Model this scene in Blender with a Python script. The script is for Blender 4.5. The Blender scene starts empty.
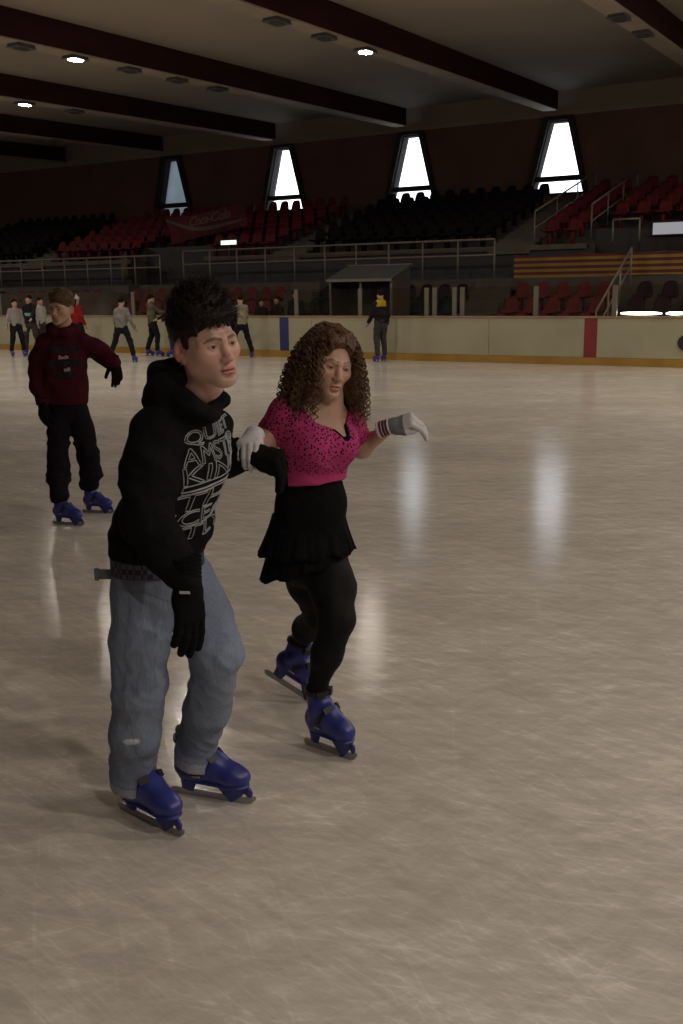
import bpy, bmesh, math, random
import numpy as np
from mathutils import Vector, Matrix, Euler
random.seed(7); rng = np.random.default_rng(7)
scene = bpy.context.scene
COL = scene.collection
PI = math.pi

# ------------------------------------------------------------------ materials
def new_mat(name):
    m = bpy.data.materials.new(name); m.use_nodes = True
    nt = m.node_tree; nt.nodes.clear()
    out = nt.nodes.new('ShaderNodeOutputMaterial'); b = nt.nodes.new('ShaderNodeBsdfPrincipled')
    nt.links.new(b.outputs[0], out.inputs[0])
    return m, nt, b
def N(nt, t, **kw):
    n = nt.nodes.new(t)
    for k, v in kw.items():
        if k.startswith('i_'): n.inputs[k[2:].replace('_', ' ')].default_value = v
        else: setattr(n, k, v)
    return n
def ramp(nt, fac, stops):
    r = nt.nodes.new('ShaderNodeValToRGB'); e = r.color_ramp.elements
    while len(e) < len(stops): e.new(0.5)
    for q, (p, c) in zip(e, stops): q.position = p; q.color = (*c, 1) if len(c) == 3 else c
    nt.links.new(fac, r.inputs[0]); return r
def mat(name, c1, c2=None, rough=0.7, scale=8.0, stretch=(1, 1, 1), bump=0.0, metal=0.0, spec=0.5, detail=4.0, coords='Object', sheen=0.0, coat=0.0):
    m, nt, b = new_mat(name)
    b.inputs['Roughness'].default_value = rough; b.inputs['Metallic'].default_value = metal
    b.inputs['Specular IOR Level'].default_value = spec
    if sheen: b.inputs['Sheen Weight'].default_value = sheen
    if coat: b.inputs['Coat Weight'].default_value = coat; b.inputs['Coat Roughness'].default_value = .12
    tc = N(nt, 'ShaderNodeTexCoord'); mp = N(nt, 'ShaderNodeMapping'); mp.inputs['Scale'].default_value = stretch
    nt.links.new(tc.outputs[coords], mp.inputs[0])
    no = N(nt, 'ShaderNodeTexNoise'); no.inputs['Scale'].default_value = scale; no.inputs['Detail'].default_value = detail
    nt.links.new(mp.outputs[0], no.inputs[0])
    c2 = c2 or tuple(x * .8 for x in c1)
    r = ramp(nt, no.outputs[0], [(.35, c2), (.65, c1)])
    nt.links.new(r.outputs[0], b.inputs['Base Color'])
    if bump:
        bp = N(nt, 'ShaderNodeBump'); bp.inputs['Strength'].default_value = bump; bp.inputs['Distance'].default_value = .01
        nt.links.new(no.outputs[0], bp.inputs['Height']); nt.links.new(bp.outputs[0], b.inputs['Normal'])
    return m
def emit(name, col, s):
    m = bpy.data.materials.new(name); m.use_nodes = True; nt = m.node_tree; nt.nodes.clear()
    out = nt.nodes.new('ShaderNodeOutputMaterial'); e = nt.nodes.new('ShaderNodeEmission')
    e.inputs[0].default_value = (*col, 1); e.inputs[1].default_value = s
    nt.links.new(e.outputs[0], out.inputs[0]); return m

# ------------------------------------------------------------------ object helpers
def link(name, me, m=None, parent=None):
    o = bpy.data.objects.new(name, me); COL.objects.link(o)
    if m is not None:
        for q in (m if isinstance(m, (list, tuple)) else [m]): me.materials.append(q)
    if parent is not None: o.parent = parent
    return o
def tag(o, label=None, cat=None, group=None, kind=None):
    if label: o['label'] = label
    if cat: o['category'] = cat
    if group: o['group'] = group
    if kind: o['kind'] = kind
    return o
def empty(name, loc=(0, 0, 0), rz=0):
    o = bpy.data.objects.new(name, None); COL.objects.link(o)
    o.location = loc; o.rotation_euler = (0, 0, rz); o.empty_display_size = .2
    return o
def copy_tree(o, parent=None):
    c = o.copy(); COL.objects.link(c)
    if parent is not None: c.parent = parent
    for ch in list(o.children): copy_tree(ch, c)
    return c
class MB:
    def __init__(s): s.v = []; s.f = []; s.mi = []
    def add(s, vs, fs, mi=0):
        o = len(s.v); s.v += [tuple(v) for v in vs]; s.f += [tuple(i + o for i in f) for f in fs]; s.mi += [mi] * len(fs); return s
    def box(s, a, b, mi=0, M=None):
        x0, y0, z0 = a; x1, y1, z1 = b
        vs = [(x0,y0,z0),(x1,y0,z0),(x1,y1,z0),(x0,y1,z0),(x0,y0,z1),(x1,y0,z1),(x1,y1,z1),(x0,y1,z1)]
        if M is not None: vs = [tuple(M @ Vector(v)) for v in vs]
        return s.add(vs, [(3,2,1,0),(4,5,6,7),(0,1,5,4),(1,2,6,5),(2,3,7,6),(3,0,4,7)], mi)
    def prism(s, poly, axis, t0, t1, mi=0):   # polygon in the two other axes (CCW), extruded along axis
        n = len(poly)
        def P(p, t):
            return (t, p[0], p[1]) if axis == 0 else ((p[0], t, p[1]) if axis == 1 else (p[0], p[1], t))
        vs = [P(p, t0) for p in poly] + [P(p, t1) for p in poly]
        return s.add(vs, [tuple(range(n))[::-1], tuple(range(n, 2*n))] + [(i, (i+1) % n, n+(i+1) % n, n+i) for i in range(n)], mi)
    def tube(s, pts, r, n=8, mi=0, caps=True):
        pts = [Vector(p) for p in pts]; rs = r if isinstance(r, (list, tuple)) else [r]*len(pts)
        o = len(s.v); ref = None
        for i, p in enumerate(pts):
            t = (pts[min(i+1, len(pts)-1)] - pts[max(i-1, 0)]).normalized()
            if ref is None: ref = t.orthogonal().normalized()
            ref = (ref - t * ref.dot(t)).normalized(); b = t.cross(ref)
            for k in range(n):
                a = 2*PI*k/n; s.v.append(tuple(p + (ref*math.cos(a) + b*math.sin(a)) * rs[i]))
        for i in range(len(pts)-1):
            for k in range(n):
                a = o+i*n+k; b2 = o+i*n+(k+1) % n
                s.f.append((a, b2, b2+n, a+n)); s.mi.append(mi)
        if caps:
            s.f.append(tuple(o+k for k in range(n))[::-1]); s.mi.append(mi)
            s.f.append(tuple(o+(len(pts)-1)*n+k for k in range(n))); s.mi.append(mi)
        return s
    def build(s, name, m, parent=None, smooth=False, bevel=0.0, loc=None):
        me = bpy.data.meshes.new(name); me.from_pydata(s.v, [], s.f); me.update()
        o = link(name, me, m, parent)
        if any(s.mi): me.polygons.foreach_set('material_index', s.mi)
        bm = bmesh.new(); bm.from_mesh(me); bmesh.ops.recalc_face_normals(bm, faces=bm.faces); bm.to_mesh(me); bm.free()
        if smooth: me.polygons.foreach_set('use_smooth', [True]*len(me.polygons))
        if bevel:
            b = o.modifiers.new('bevel', 'BEVEL'); b.width = bevel; b.segments = 2; b.limit_method = 'ANGLE'
        if loc is not None: o.location = loc
        return o

# ------------------------------------------------------------------ camera
f_px, CH = 1000.0, 1.70
YAW, PITCH, ROLL = math.radians(31), math.atan(.222), math.atan(.0135)
fw = Vector((0, math.cos(PITCH), -math.sin(PITCH))); r0 = Vector((1, 0, 0)); u0 = r0.cross(fw)
rt = r0*math.cos(ROLL) - u0*math.sin(ROLL); up = u0*math.cos(ROLL) + r0*math.sin(ROLL)
RZ = Matrix.Rotation(YAW, 3, 'Z')
rt, up, fw = RZ @ rt, RZ @ up, RZ @ fw
cam_d = bpy.data.cameras.new('camera'); cam = bpy.data.objects.new('camera', cam_d); COL.objects.link(cam)
cam_d.sensor_fit = 'VERTICAL'; cam_d.sensor_height = 36; cam_d.lens = 36*f_px/1024; cam_d.clip_end = 300
Mc = Matrix((rt, up, -fw)).transposed().to_4x4(); Mc.translation = (0, 0, CH); cam.matrix_world = Mc
scene.camera = cam
def view(U, D, z=0):   # ground frame seen along the lens axis -> hall frame
    return (U*math.cos(YAW) - D*math.sin(YAW), U*math.sin(YAW) + D*math.cos(YAW), z)

# ------------------------------------------------------------------ setting materials
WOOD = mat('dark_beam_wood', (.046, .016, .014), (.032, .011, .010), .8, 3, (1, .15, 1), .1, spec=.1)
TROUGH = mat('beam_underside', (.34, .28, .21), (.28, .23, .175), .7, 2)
CEIL = mat('ceiling_plaster', (.31, .265, .21), (.26, .22, .173), .9, .35)
WALLM = mat('wall_paint', (.125, .062, .046), (.10, .048, .035), .85, .7)
CONC = mat('stand_concrete', (.072, .060, .047), (.052, .043, .033), .9, 2.5, bump=.1)
CONCL = mat('pale_concrete', (.105, .09, .068), (.078, .066, .05), .85, 3)
FRAME = mat('window_surround', (.045, .037, .035), (.036, .03, .028), 1.0, 3, spec=.05)
REVEAL = mat('window_reveal', (.075, .070, .070), (.06, .056, .056), 1.0, 3, spec=.0)
RAIL = mat('rail_metal', (.17, .145, .11), (.135, .115, .09), .5, 6)
BOARD = mat('board_plastic', (.415, .385, .265), (.365, .34, .228), .45, .9)
KICK = mat('kick_yellow', (.40, .23, .035), (.33, .18, .03), .5, 2)
CAP = mat('cap_rail_brown', (.34, .22, .13), (.26, .16, .10), .5, 3)
BLUE_L = mat('blue_line', (.035, .04, .16), (.03, .035, .13), .5, 2)
RED_L = mat('red_line', (.24, .035, .035), (.2, .03, .03), .5, 2)
POST = mat('post_metal', (.17, .15, .12), (.135, .12, .10), .5, 4)
SEAT_RED = mat('seat_red', (.115, .013, .015), (.09, .010, .012), .7, 5, spec=.2)
SEAT_DK = mat('seat_black', (.010, .0075, .008), (.0075, .0055, .006), .8, 5, spec=.12)
SEAT_NV = mat('seat_plum', (.020, .007, .012), (.015, .005, .009), .7, 5, spec=.15)
DARKM = mat('dark_metal', (.02, .018, .018), (.014, .013, .013), .5, 5)
FIXT = mat('lamp_housing', (.085, .08, .078), (.06, .056, .055), .5, 5)
LAMP_ON = emit('lamp_lit', (1.0, .915, .80), 1.0); LAMP_DIM = emit('lamp_lit_dim', (1.0, .91, .80), 1.0)

def ice_mat():
    m, nt, b = new_mat('skated_ice')
    tc = N(nt, 'ShaderNodeTexCoord'); L = nt.links.new
    def layer(rot, sc, scale, det, dist=0.0, rough=.6):
        mp = N(nt, 'ShaderNodeMapping', vector_type='TEXTURE'); mp.inputs['Rotation'].default_value = (0, 0, rot); mp.inputs['Scale'].default_value = (1/sc[0], 1/sc[1], 1)
        no = N(nt, 'ShaderNodeTexNoise'); no.inputs['Scale'].default_value = scale; no.inputs['Detail'].default_value = det
        no.inputs['Distortion'].default_value = dist; no.inputs['Roughness'].default_value = rough
        L(tc.outputs['Object'], mp.inputs[0]); L(mp.outputs[0], no.inputs[0]); return no.outputs[0]
    def math_(op, a, v):
        q = N(nt, 'ShaderNodeMath', operation=op); L(a, q.inputs[0])
        if isinstance(v, float): q.inputs[1].default_value = v
        else: L(v, q.inputs[1])
        return q.outputs[0]
    def line(x, w):     # thin bright band where noise crosses one half
        a = math_('ABSOLUTE', math_('SUBTRACT', x, .5), 0.0)
        q = N(nt, 'ShaderNodeMapRange'); q.inputs[1].default_value = 0; q.inputs[2].default_value = w; q.inputs[3].default_value = 1; q.inputs[4].default_value = 0
        L(a, q.inputs[0]); return q.outputs[0]
    def scratch(rot, along, across, lo, hi, det=2):
        x = layer(rot, (along, across), 1.0, det, .15, .6)
        q = N(nt, 'ShaderNodeMapRange', interpolation_type='SMOOTHSTEP'); q.inputs[1].default_value = lo; q.inputs[2].default_value = hi; L(x, q.inputs[0]); return q.outputs[0]
    big = layer(.4, (1, 1.8), .45, 4)
    s1 = layer(.50, (1, 4), 2.6, 6, .25, .72); s2 = layer(-.22, (1, 5), 3.4, 6, .25, .72); s3 = layer(1.25, (1, 5), 3.0, 6, .2, .72)
    t = math_('ADD', math_('MULTIPLY', s1, .30), math_('MULTIPLY', s2, .28)); t = math_('ADD', t, math_('MULTIPLY', s3, .16)); t = math_('ADD', t, math_('MULTIPLY', big, .26))
    sc_ = None
    for (rot, al, ac, lo, hi, w_) in ((.35, 2.0, 46, .57, .70, .037), (.95, 1.6, 40, .58, .71, .028), (-.25, 2.2, 52, .57, .70, .037), (1.45, 1.5, 38, .59, .72, .020), (-.75, 1.8, 44, .58, .71, .028), (.62, .9, 24, .58, .71, .028), (.10, 3.0, 70, .55, .69, .038), (2.0, .8, 22, .60, .74, .020)):
        v_ = math_('MULTIPLY', scratch(rot, al, ac, lo, hi), w_); sc_ = v_ if sc_ is None else math_('ADD', sc_, v_)
    t2 = math_('ADD', t, sc_)
    r = ramp(nt, t2, [(.44, (.515, .462, .408)), (.54, (.655, .592, .525)), (.64, (.86, .80, .73))])
    L(r.outputs[0], b.inputs['Base Color'])
    rr = N(nt, 'ShaderNodeMapRange'); rr.inputs[1].default_value = .5; rr.inputs[2].default_value = .75; rr.inputs[3].default_value = .13; rr.inputs[4].default_value = .20
    L(t, rr.inputs[0]); L(rr.outputs[0], b.inputs['Roughness'])
    b.inputs['Specular IOR Level'].default_value = .08
    bp = N(nt, 'ShaderNodeBump'); bp.inputs['Strength'].default_value = .16; bp.inputs['Distance'].default_value = .012
    L(t2, bp.inputs['Height']); L(bp.outputs[0], b.inputs['Normal'])
    return m
ICE = ice_mat()
def glass_mat(name, col, rough, alpha):
    m = bpy.data.materials.new(name); m.use_nodes = True; nt = m.node_tree; nt.nodes.clear()
    out = nt.nodes.new('ShaderNodeOutputMaterial'); tr = nt.nodes.new('ShaderNodeBsdfTransparent'); gl = nt.nodes.new('ShaderNodeBsdfGlossy')
    mx = nt.nodes.new('ShaderNodeMixShader'); tr.inputs[0].default_value = (*col, 1); gl.inputs[1].default_value = rough
    gl.inputs[0].default_value = (.8, .8, .8, 1)
    fr = nt.nodes.new('ShaderNodeFresnel'); fr.inputs[0].default_value = 1.45
    mu = nt.nodes.new('ShaderNodeMath'); mu.operation = 'MULTIPLY'; mu.inputs[1].default_value = alpha
    nt.links.new(fr.outputs[0], mu.inputs[0]); nt.links.new(mu.outputs[0], mx.inputs[0])
    nt.links.new(tr.outputs[0], mx.inputs[1]); nt.links.new(gl.outputs[0], mx.inputs[2]); nt.links.new(mx.outputs[0], out.inputs[0]); return m
PLEXI = glass_mat('scuffed_plexiglass', (.86, .82, .74), .25, .8)
PANE = glass_mat('window_glass', (.95, .97, 1.0), .1, .5)
def frosted():
    m = bpy.data.materials.new('dusty_window_glass'); m.use_nodes = True; nt = m.node_tree; nt.nodes.clear()
    out = nt.nodes.new('ShaderNodeOutputMaterial'); t = nt.nodes.new('ShaderNodeBsdfTranslucent'); tr = nt.nodes.new('ShaderNodeBsdfTransparent')
    mx = nt.nodes.new('ShaderNodeMixShader'); mx.inputs[0].default_value = .12
    no = nt.nodes.new('ShaderNodeTexNoise'); no.inputs['Scale'].default_value = 1.3
    r = ramp(nt, no.outputs[0], [(.3, (.14, .165, .18)), (.7, (.23, .255, .265))]); nt.links.new(r.outputs[0], t.inputs[0])
    tr.inputs[0].default_value = (.26, .28, .29, 1)
    nt.links.new(t.outputs[0], mx.inputs[1]); nt.links.new(tr.outputs[0], mx.inputs[2]); nt.links.new(mx.outputs[0], out.inputs[0]); return m
DUSTY = frosted()

# ------------------------------------------------------------------ hall shell
X0, X1, YB, YW = -46.0, 16.0, -9.0, 34.0
BY = 22.0                      # inner face of the far rink boards
def struct(o, label=None): o['kind'] = 'structure'; return o
struct(MB().box((X0, YB, -.10), (X1, BY, 0)).build('floor', ICE))
struct(MB().box((X0, BY, -.10), (X1, YW+.4, -.001)).build('ground', CONC))
# far wall with wedge windows cut out: strips between the openings
WX = [-11.78, -17.27, -22.83, -28.42]
ZS, ZT, ZB, HB, HT = 5.36, 7.10, 4.80, .77, .325
wl = MB(); edges = [X0] + [x for w in sorted(WX) for x in (w-.95, w+.95)] + [X1]
for i in range(0, len(edges), 2): wl.box((edges[i], YW, 0), (edges[i+1], YW+.40, 8.2))
for w in WX:
    wl.box((w-.95, YW, 0), (w+.95, YW+.40, ZB)); wl.box((w-.95, YW, ZT), (w+.95, YW+.40, 8.2))
    sl = (HB-HT)/(ZT-ZS); hb = HB + sl*(ZS-ZB)
    wl.prism([(w-.95, ZB), (w-hb, ZB), (w-HT, ZT), (w-.95, ZT)], 1, YW, YW+.40)
    wl.prism([(w+hb, ZB), (w+.95, ZB), (w+.95, ZT), (w+HT, ZT)], 1, YW, YW+.40)
struct(wl.build('wall_far', WALLM))
struct(MB().box((X0-.3, YB, 0), (X0, YW+.4, 8.2)).build('wall_left', WALLM))
struct(MB().box((X1, YB, 0), (X1+.3, YW+.4, 8.2)).build('wall_right', WALLM))
struct(MB().box((X0, YB-.3, 0), (X1, YB, 8.2)).build('wall_near', WALLM))
# ceiling, flat then folding down to the far wall
def zb(y): return 6.95 + .0275*(y-20)      # beam soffit
cb = MB()
cb.prism([(YB, zb(YB)+.60), (33.2, zb(33.2)+.56), (YW+.1, 7.16), (YW+.1, 8.6), (YB, 8.6)], 0, X0, X1)
struct(cb.build('ceiling', CEIL))
for i, w in enumerate(WX):
    hb = HB + (HB-HT)/(ZT-ZS)*(ZS-ZB)
    e = struct(empty('window_%d' % (i+1), (w, YW, ZB)))
    fr = MB()
    for s in (-1, 1):   # splayed casing standing proud of the wall, running up to the beam end
        fr.prism([(s*(hb+.0), 0), (s*(hb+.16), 0), (s*(HT+.17), 2.42), (s*(HT-.02), 2.42), (s*HT, ZT-ZB)][::s], 1, -.16, .0)
    fr.prism([(-HT, ZT-ZB), (HT, ZT-ZB), (HT-.01, 2.42), (-HT+.01, 2.42)], 1, -.16, .0)
    struct(fr.build('window_frame', FRAME, e))
    rv = MB()
    for s in (-1, 1): rv.prism([(s*(hb-.03), 0), (s*(hb-.001), 0), (s*(HT-.001), ZT-ZB), (s*(HT-.03), ZT-ZB)][::s], 1, .0, .40)
    rv.box((-HT, 0, ZT-ZB-.04), (HT, .40, ZT-ZB-.001))
    struct(rv.build('window_reveal', REVEAL, e))
    struct(MB().box((-HB-.06, .0, ZS-ZB-.17), (HB+.06, .29, ZS-ZB-.01)).build('transom_bar', FRAME, e))
    struct(MB().prism([(-hb, 0), (hb, 0), (HT, ZT-ZB), (-HT, ZT-ZB)], 1, .30, .31).build('window_pane', DUSTY if i == 3 else PANE, e))
    struct(MB().box((-hb-.1, -.05, -.08), (hb+.1, .42, 0)).build('window_sill', FRAME, e))

# roof beams with their lamp boxes
BX = [-6.25, -11.8, -17.3, -22.85, -28.4, -33.9, -39.4, -.75, 4.75, 10.25]
lit = {(-11.8, 20.95), (-17.3, 17.55), (-22.85, 21.1)}
fix_root = None
def make_fixture(on):
    r = empty('ceiling_lamp')
    h = MB(); h.box((-.17, -.24, -.07), (.17, .24, 0)); h.box((-.19, -.26, -.075), (.19, .26, -.055))
    h.build('lamp_housing', FIXT, r, bevel=.01)
    g = MB(); n = 16
    vs = [(0, 0, -.105)] + [(.145*math.cos(2*PI*k/n), .19*math.sin(2*PI*k/n), -.078) for k in range(n)]
    g.add(vs, [(0, 1+(k+1) % n, 1+k) for k in range(n)])
    g.build('lamp_lens', LAMP_ON if on else REVEAL, r)
    return r
proto_on = proto_off = None
bn = {-6.25: 'nearest the right edge', -11.8: 'ending at the rightmost window', -17.3: 'ending at the second window from the right', -22.85: 'ending at the third window from the right', -28.4: 'ending at the leftmost window'}
for i, bx in enumerate(BX):
    mb = MB(); mb.prism([(YB, zb(YB)), (33.15, zb(33.15)), (33.15, zb(33.15)+.62), (YB, zb(YB)+.62)], 0, bx-.24, bx+.24)
    bo = struct(mb.build('roof_beam', WOOD))
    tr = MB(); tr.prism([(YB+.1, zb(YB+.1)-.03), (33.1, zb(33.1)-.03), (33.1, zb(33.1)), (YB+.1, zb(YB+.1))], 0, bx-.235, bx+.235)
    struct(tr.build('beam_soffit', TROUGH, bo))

def lamp_at(bx, y, on, where):
    global proto_on, proto_off
    if on and y in (20.95, 17.55, 21.1):      # the three lamps in view, dimmed to weaken their streaks on the ice
        o = make_fixture(True); o.location = (bx, y, zb(y)-.03); tag(o, where, 'lamp', 'lamps under the roof beams')
        for c in o.children:
            if c.name.startswith('lamp_lens'): c.data.materials[0] = LAMP_DIM
        return o
    if on:
        o = copy_tree(proto_on) if proto_on else make_fixture(True); proto_on = proto_on or o
    else:
        o = copy_tree(proto_off) if proto_off else make_fixture(False); proto_off = proto_off or o
    o.location = (bx, y, zb(y)-.03)
    tag(o, where, 'lamp', 'lamps under the roof beams'); return o
lamp_at(-11.8, 20.95, True, 'lit ceiling lamp under the beam that ends at the rightmost window')
lamp_at(-17.3, 17.55, True, 'lit ceiling lamp under the beam that ends at the second window from the right')
lamp_at(-22.85, 21.1, True, 'lit ceiling lamp at the left edge, the lower of the two lit ones there')
for bx, ys, t in ((-6.25, (21.4, 23.2), 'unlit ceiling lamp under the beam cut off by the upper right corner'),
                  (-11.8, (17.45, 19.2), 'unlit ceiling lamp left of the lit one under the beam to the rightmost window'),
                  (-17.3, (16.0,), 'unlit ceiling lamp by the left edge, left of the upper lit lamp'),
                  (-17.3, (19.3, 21.05, 22.7), 'unlit ceiling lamp right of the lit one under the beam to the second window'),
                  (-22.85, (23.0,), 'unlit ceiling lamp right of the lower lit lamp at the left edge'),
                  (-28.4, (27.5,), 'unlit ceiling lamp under the beam to the leftmost window')):
    for y in ys: lamp_at(bx, y, False, t)
# unseen lit lamps added over the hall to brighten ice and figures
for bx, y in ((4.75, 12.0), (4.75, 6.5), (10.25, 9.0), (10.25, 21.0), (4.75, 2.0), (4.75, -2.0), (10.25, 25.5), (10.25, -3.0), (-.75, 20.5), (4.75, 19.0), (-.75, 24.5), (-.75, 15.5), (10.25, 16.0), (-33.9, 17.5), (-33.9, 21.0), (-28.4, 13.5), (-11.8, 14.0), (-17.3, 12.5), (-22.85, 14.5), (4.75, 24.0)):
    lamp_at(bx, y, True, 'unseen lit ceiling lamp added to brighten the ice and the skaters')
# ------------------------------------------------------------------ rink boards and glass
BX0, BX1 = -36.0, 12.0
rb = tag(empty('rink_boards', (0, BY, 0)), 'long cream rink boards with yellow kick strip along the far edge of the ice', 'rink boards')
seams = [BX0 + 2.44*k for k in range(int((BX1-BX0)/2.44)+1)] + [BX1]
for a, b in zip(seams[:-1], seams[1:]):
    if b < -34 or a > 0: continue
    MB().box((a+.004, .0, .17), (b-.004, .06, 1.02)).build('board_panel', BOARD, rb, bevel=.004)
MB().box((-36, -.015, 0), (0, .06, .165)).build('kick_strip', KICK, rb, bevel=.006)
MB().box((-36, -.02, 1.02), (0, .16, 1.065)).build('cap_rail', CAP, rb, bevel=.01)
tag(MB().box((-15.03, -.006, .17), (-14.75, .01, 1.02)).build('line_stripe', BLUE_L, rb), 'dark blue stripe')
tag(MB().box((-6.90, -.006, .17), (-6.61, .01, 1.02)).build('line_stripe', RED_L, rb), 'dark red stripe')
d = MB(); d.tube([(-4.72, -.03, .52), (-4.72, .01, .52)], .16, 24); tag(d.build('board_mark', DARKM, rb), 'round dark mark')
MB().box((-36, .06, 0), (0, .14, 1.02)).build('board_frame', CONC, rb)
gl = tag(empty('safety_glass', (0, BY+.10, 1.065)), 'clear plexiglass screen in metal posts standing on top of the rink boards', 'safety glass')
px = sorted([-20.15, -17.3, -14.55, -12.65, -10.81, -10.6, -10.08, -9.88, -8.07, -6.28, -4.5, -22.9, -25.7, -28.4, -31.2])
for x in px:
    MB().box((x-.055, -.03, 0), (x+.055, .04, .66)).build('glass_post', POST, gl, bevel=.006)
for a, b in zip(px[:-1], px[1:]):
    MB().box((a+.056, -.006, .01), (b-.056, .006, .66)).build('glass_pane', PLEXI, gl)

# ------------------------------------------------------------------ grandstand
st = struct(empty('grandstand', (0, 0, 0)))
def part(mb, name, m, **k): return struct(mb.build(name, m, st, **k))
LO = [(23.85+.8*i, .30+.37*i) for i in range(3)]        # lower rows: y of seat, floor level
UPR = [(27.75+.80*i, 2.82+.235*i) for i in range(7)]     # upper rows
AIS = 1.95
SX = [-29.8, -18.4, -10.8]                               # stair axes (upper)
lo = MB()
for i, (y, z) in enumerate(LO): lo.box((X0+.2, y-.42, 0), (X1-.2, 26.2, z))
part(lo, 'lower_terrace', CONC)
aw = MB(); aw.box((X0+.2, 26.2, 0), (X1-.2, 27.3, AIS)); part(aw, 'aisle_slab', CONC)
upm = MB()
for i, (y, z) in enumerate(UPR):
    if i == 0: continue
    upm.box((X0+.2, y-.42, 1), (X1-.2, YW-.01, z))
part(upm, 'upper_terrace', CONC)
VOM = [(-24.9, -21.6), (-8.6, -5.9)]                     # stair mouths in the upper stand front
# front wall of the upper tier
cuts = sorted([v for ab in VOM for v in ab] + [X0+.2, X1-.2])
fw_ = MB(); ld = MB()
for a, b in zip(cuts[::2], cuts[1::2]):
    fw_.box((a, 27.3, 0), (b, 27.36, 2.70)); ld.box((a, 27.24, 2.70), (b, 27.50, 2.84))
    upm0 = MB().box((a, 27.36, 1), (b, 28.2, UPR[0][1])); part(upm0, 'upper_terrace', CONC)
part(fw_, 'upper_front_wall', DARKM); part(ld, 'pale_ledge', CONCL, bevel=.01)
for a, b in VOM:
    m = MB(); m.box((a, 28.1, AIS), (b, 28.17, 3.25)); part(m, 'passage_back_wall', DARKM)
# greenish lamp by one passage, glowing panel added for the other's bright opening
GLOW_G = emit('passage_lamp_green', (.72, .95, .70), .55); GLOW_W = emit('passage_opening_glow', (.80, .80, .86), .30)
def glowbox(name, x, y, z, w, h, m, label, cat):
    r = tag(empty(name, (x, y, z)), label, cat)
    MB().box((-w/2-.04, 0, -h/2-.04), (w/2+.04, .08, h/2+.04)).build('housing', DARKM, r, bevel=.01)
    MB().box((-w/2, -.02, -h/2), (w/2, .0, h/2)).build('diffuser', m, r, bevel=.008); return r
pl_ = glowbox('passage_light', -20.45, 27.12, 3.26, .62, .13, GLOW_G, 'small greenish lit lamp in the stand under the red lettered banner', 'lamp')
MB().box((-.03, .0, -.42), (.03, .05, -.06)).build('lamp_post', DARKM, pl_)
glowbox('passage_light', -6.55, 28.0, 3.18, .95, .30, GLOW_W, 'glowing white panel standing in for a bright opening in the stand, right edge', 'lamp')
# stairs: pale steps climbing the upper tier, and the lower ones
for x in SX:
    s_ = MB()
    for i, (y, z) in enumerate(UPR):
        for h in (0, 1): s_.box((x-.62, y-.52+.4*h, z-.2), (x+.62, y-.02+.4*h, z+.02+.118*h))
    part(s_, 'stair_steps', CONCL)
for x in (-24.1, -10.6, -16.6):
    s_ = MB()
    for i in range(6): s_.box((x-.5, 23.45+.45*i, 0), (x+.5, 26.25, .15+.30*(i+1)))
    part(s_, 'stair_steps', CONC if x > -11 else CONC)
# railings
def rail_run(x0, x1, y, zl, zh, n, label, mids=(.6,)):
    r = tag(empty('aisle_railing', (x0, y, zl)), label, 'railing')
    L = x1-x0; h = zh-zl
    MB().tube([(0, 0, h), (L, 0, h)], .030, 8).build('top_rail', RAIL, r, smooth=True)
    for q in mids: MB().tube([(0, 0, h*q), (L, 0, h*q)], .026, 8).build('mid_rail', RAIL, r, smooth=True)
    for k in range(n+1): MB().tube([(L*k/n, .0, 0), (L*k/n, 0, h)], .026, 8).build('rail_post', RAIL, r, smooth=True)
    return r
rail_run(-36.0, -22.75, 26.35, AIS, 2.90, 12, 'long two bar metal railing along the aisle at the far left of the stand')
rail_run(-21.75, -10.85, 26.35, AIS, 3.0, 10, 'long two bar metal railing along the aisle in the middle of the stand')
rail_run(-7.9, -7.2, 27.3, 2.84, 3.42, 1, 'short railing on the pale ledge near the right edge, above the striped banner', mids=())
def slope_rail(p, q, label):
    r = tag(empty('stair_handrail', p), label, 'handrail'); p, q = Vector(p), Vector(q); d = q-p
    MB().tube([(0, 0, .9), tuple(d+Vector((0, 0, .9)))], .028, 8).build('top_rail', RAIL, r, smooth=True)
    MB().tube([(0, 0, .45), tuple(d+Vector((0, 0, .45)))], .022, 8).build('mid_rail', RAIL, r, smooth=True)
    for k in range(4): MB().tube([tuple(d*k/3), tuple(d*k/3+Vector((0, 0, .9)))], .024, 8).build('rail_post', RAIL, r, smooth=True)
slope_rail((-7.05, 23.3, .25), (-7.05, 26.1, 1.75), 'sloping metal handrail rising from the boards right of the red seats')
slope_rail((-5.0, 23.3, .25), (-5.0, 26.1, 1.75), 'sloping metal handrail behind the glass at the right edge')
slope_rail((-10.15, 27.5, 2.85), (-10.15, 33.0, 4.4), 'sloping handrail of the upper stair below the rightmost window')
slope_rail((-8.70, 28.0, 3.0), (-8.70, 32.5, 4.25), 'sloping handrail between the upper seats and the right edge')
slope_rail((-25.05, 27.0, 1.95), (-25.05, 27.25, 2.2), 'short handrail at the stair gap between the two long aisle railings')

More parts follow.
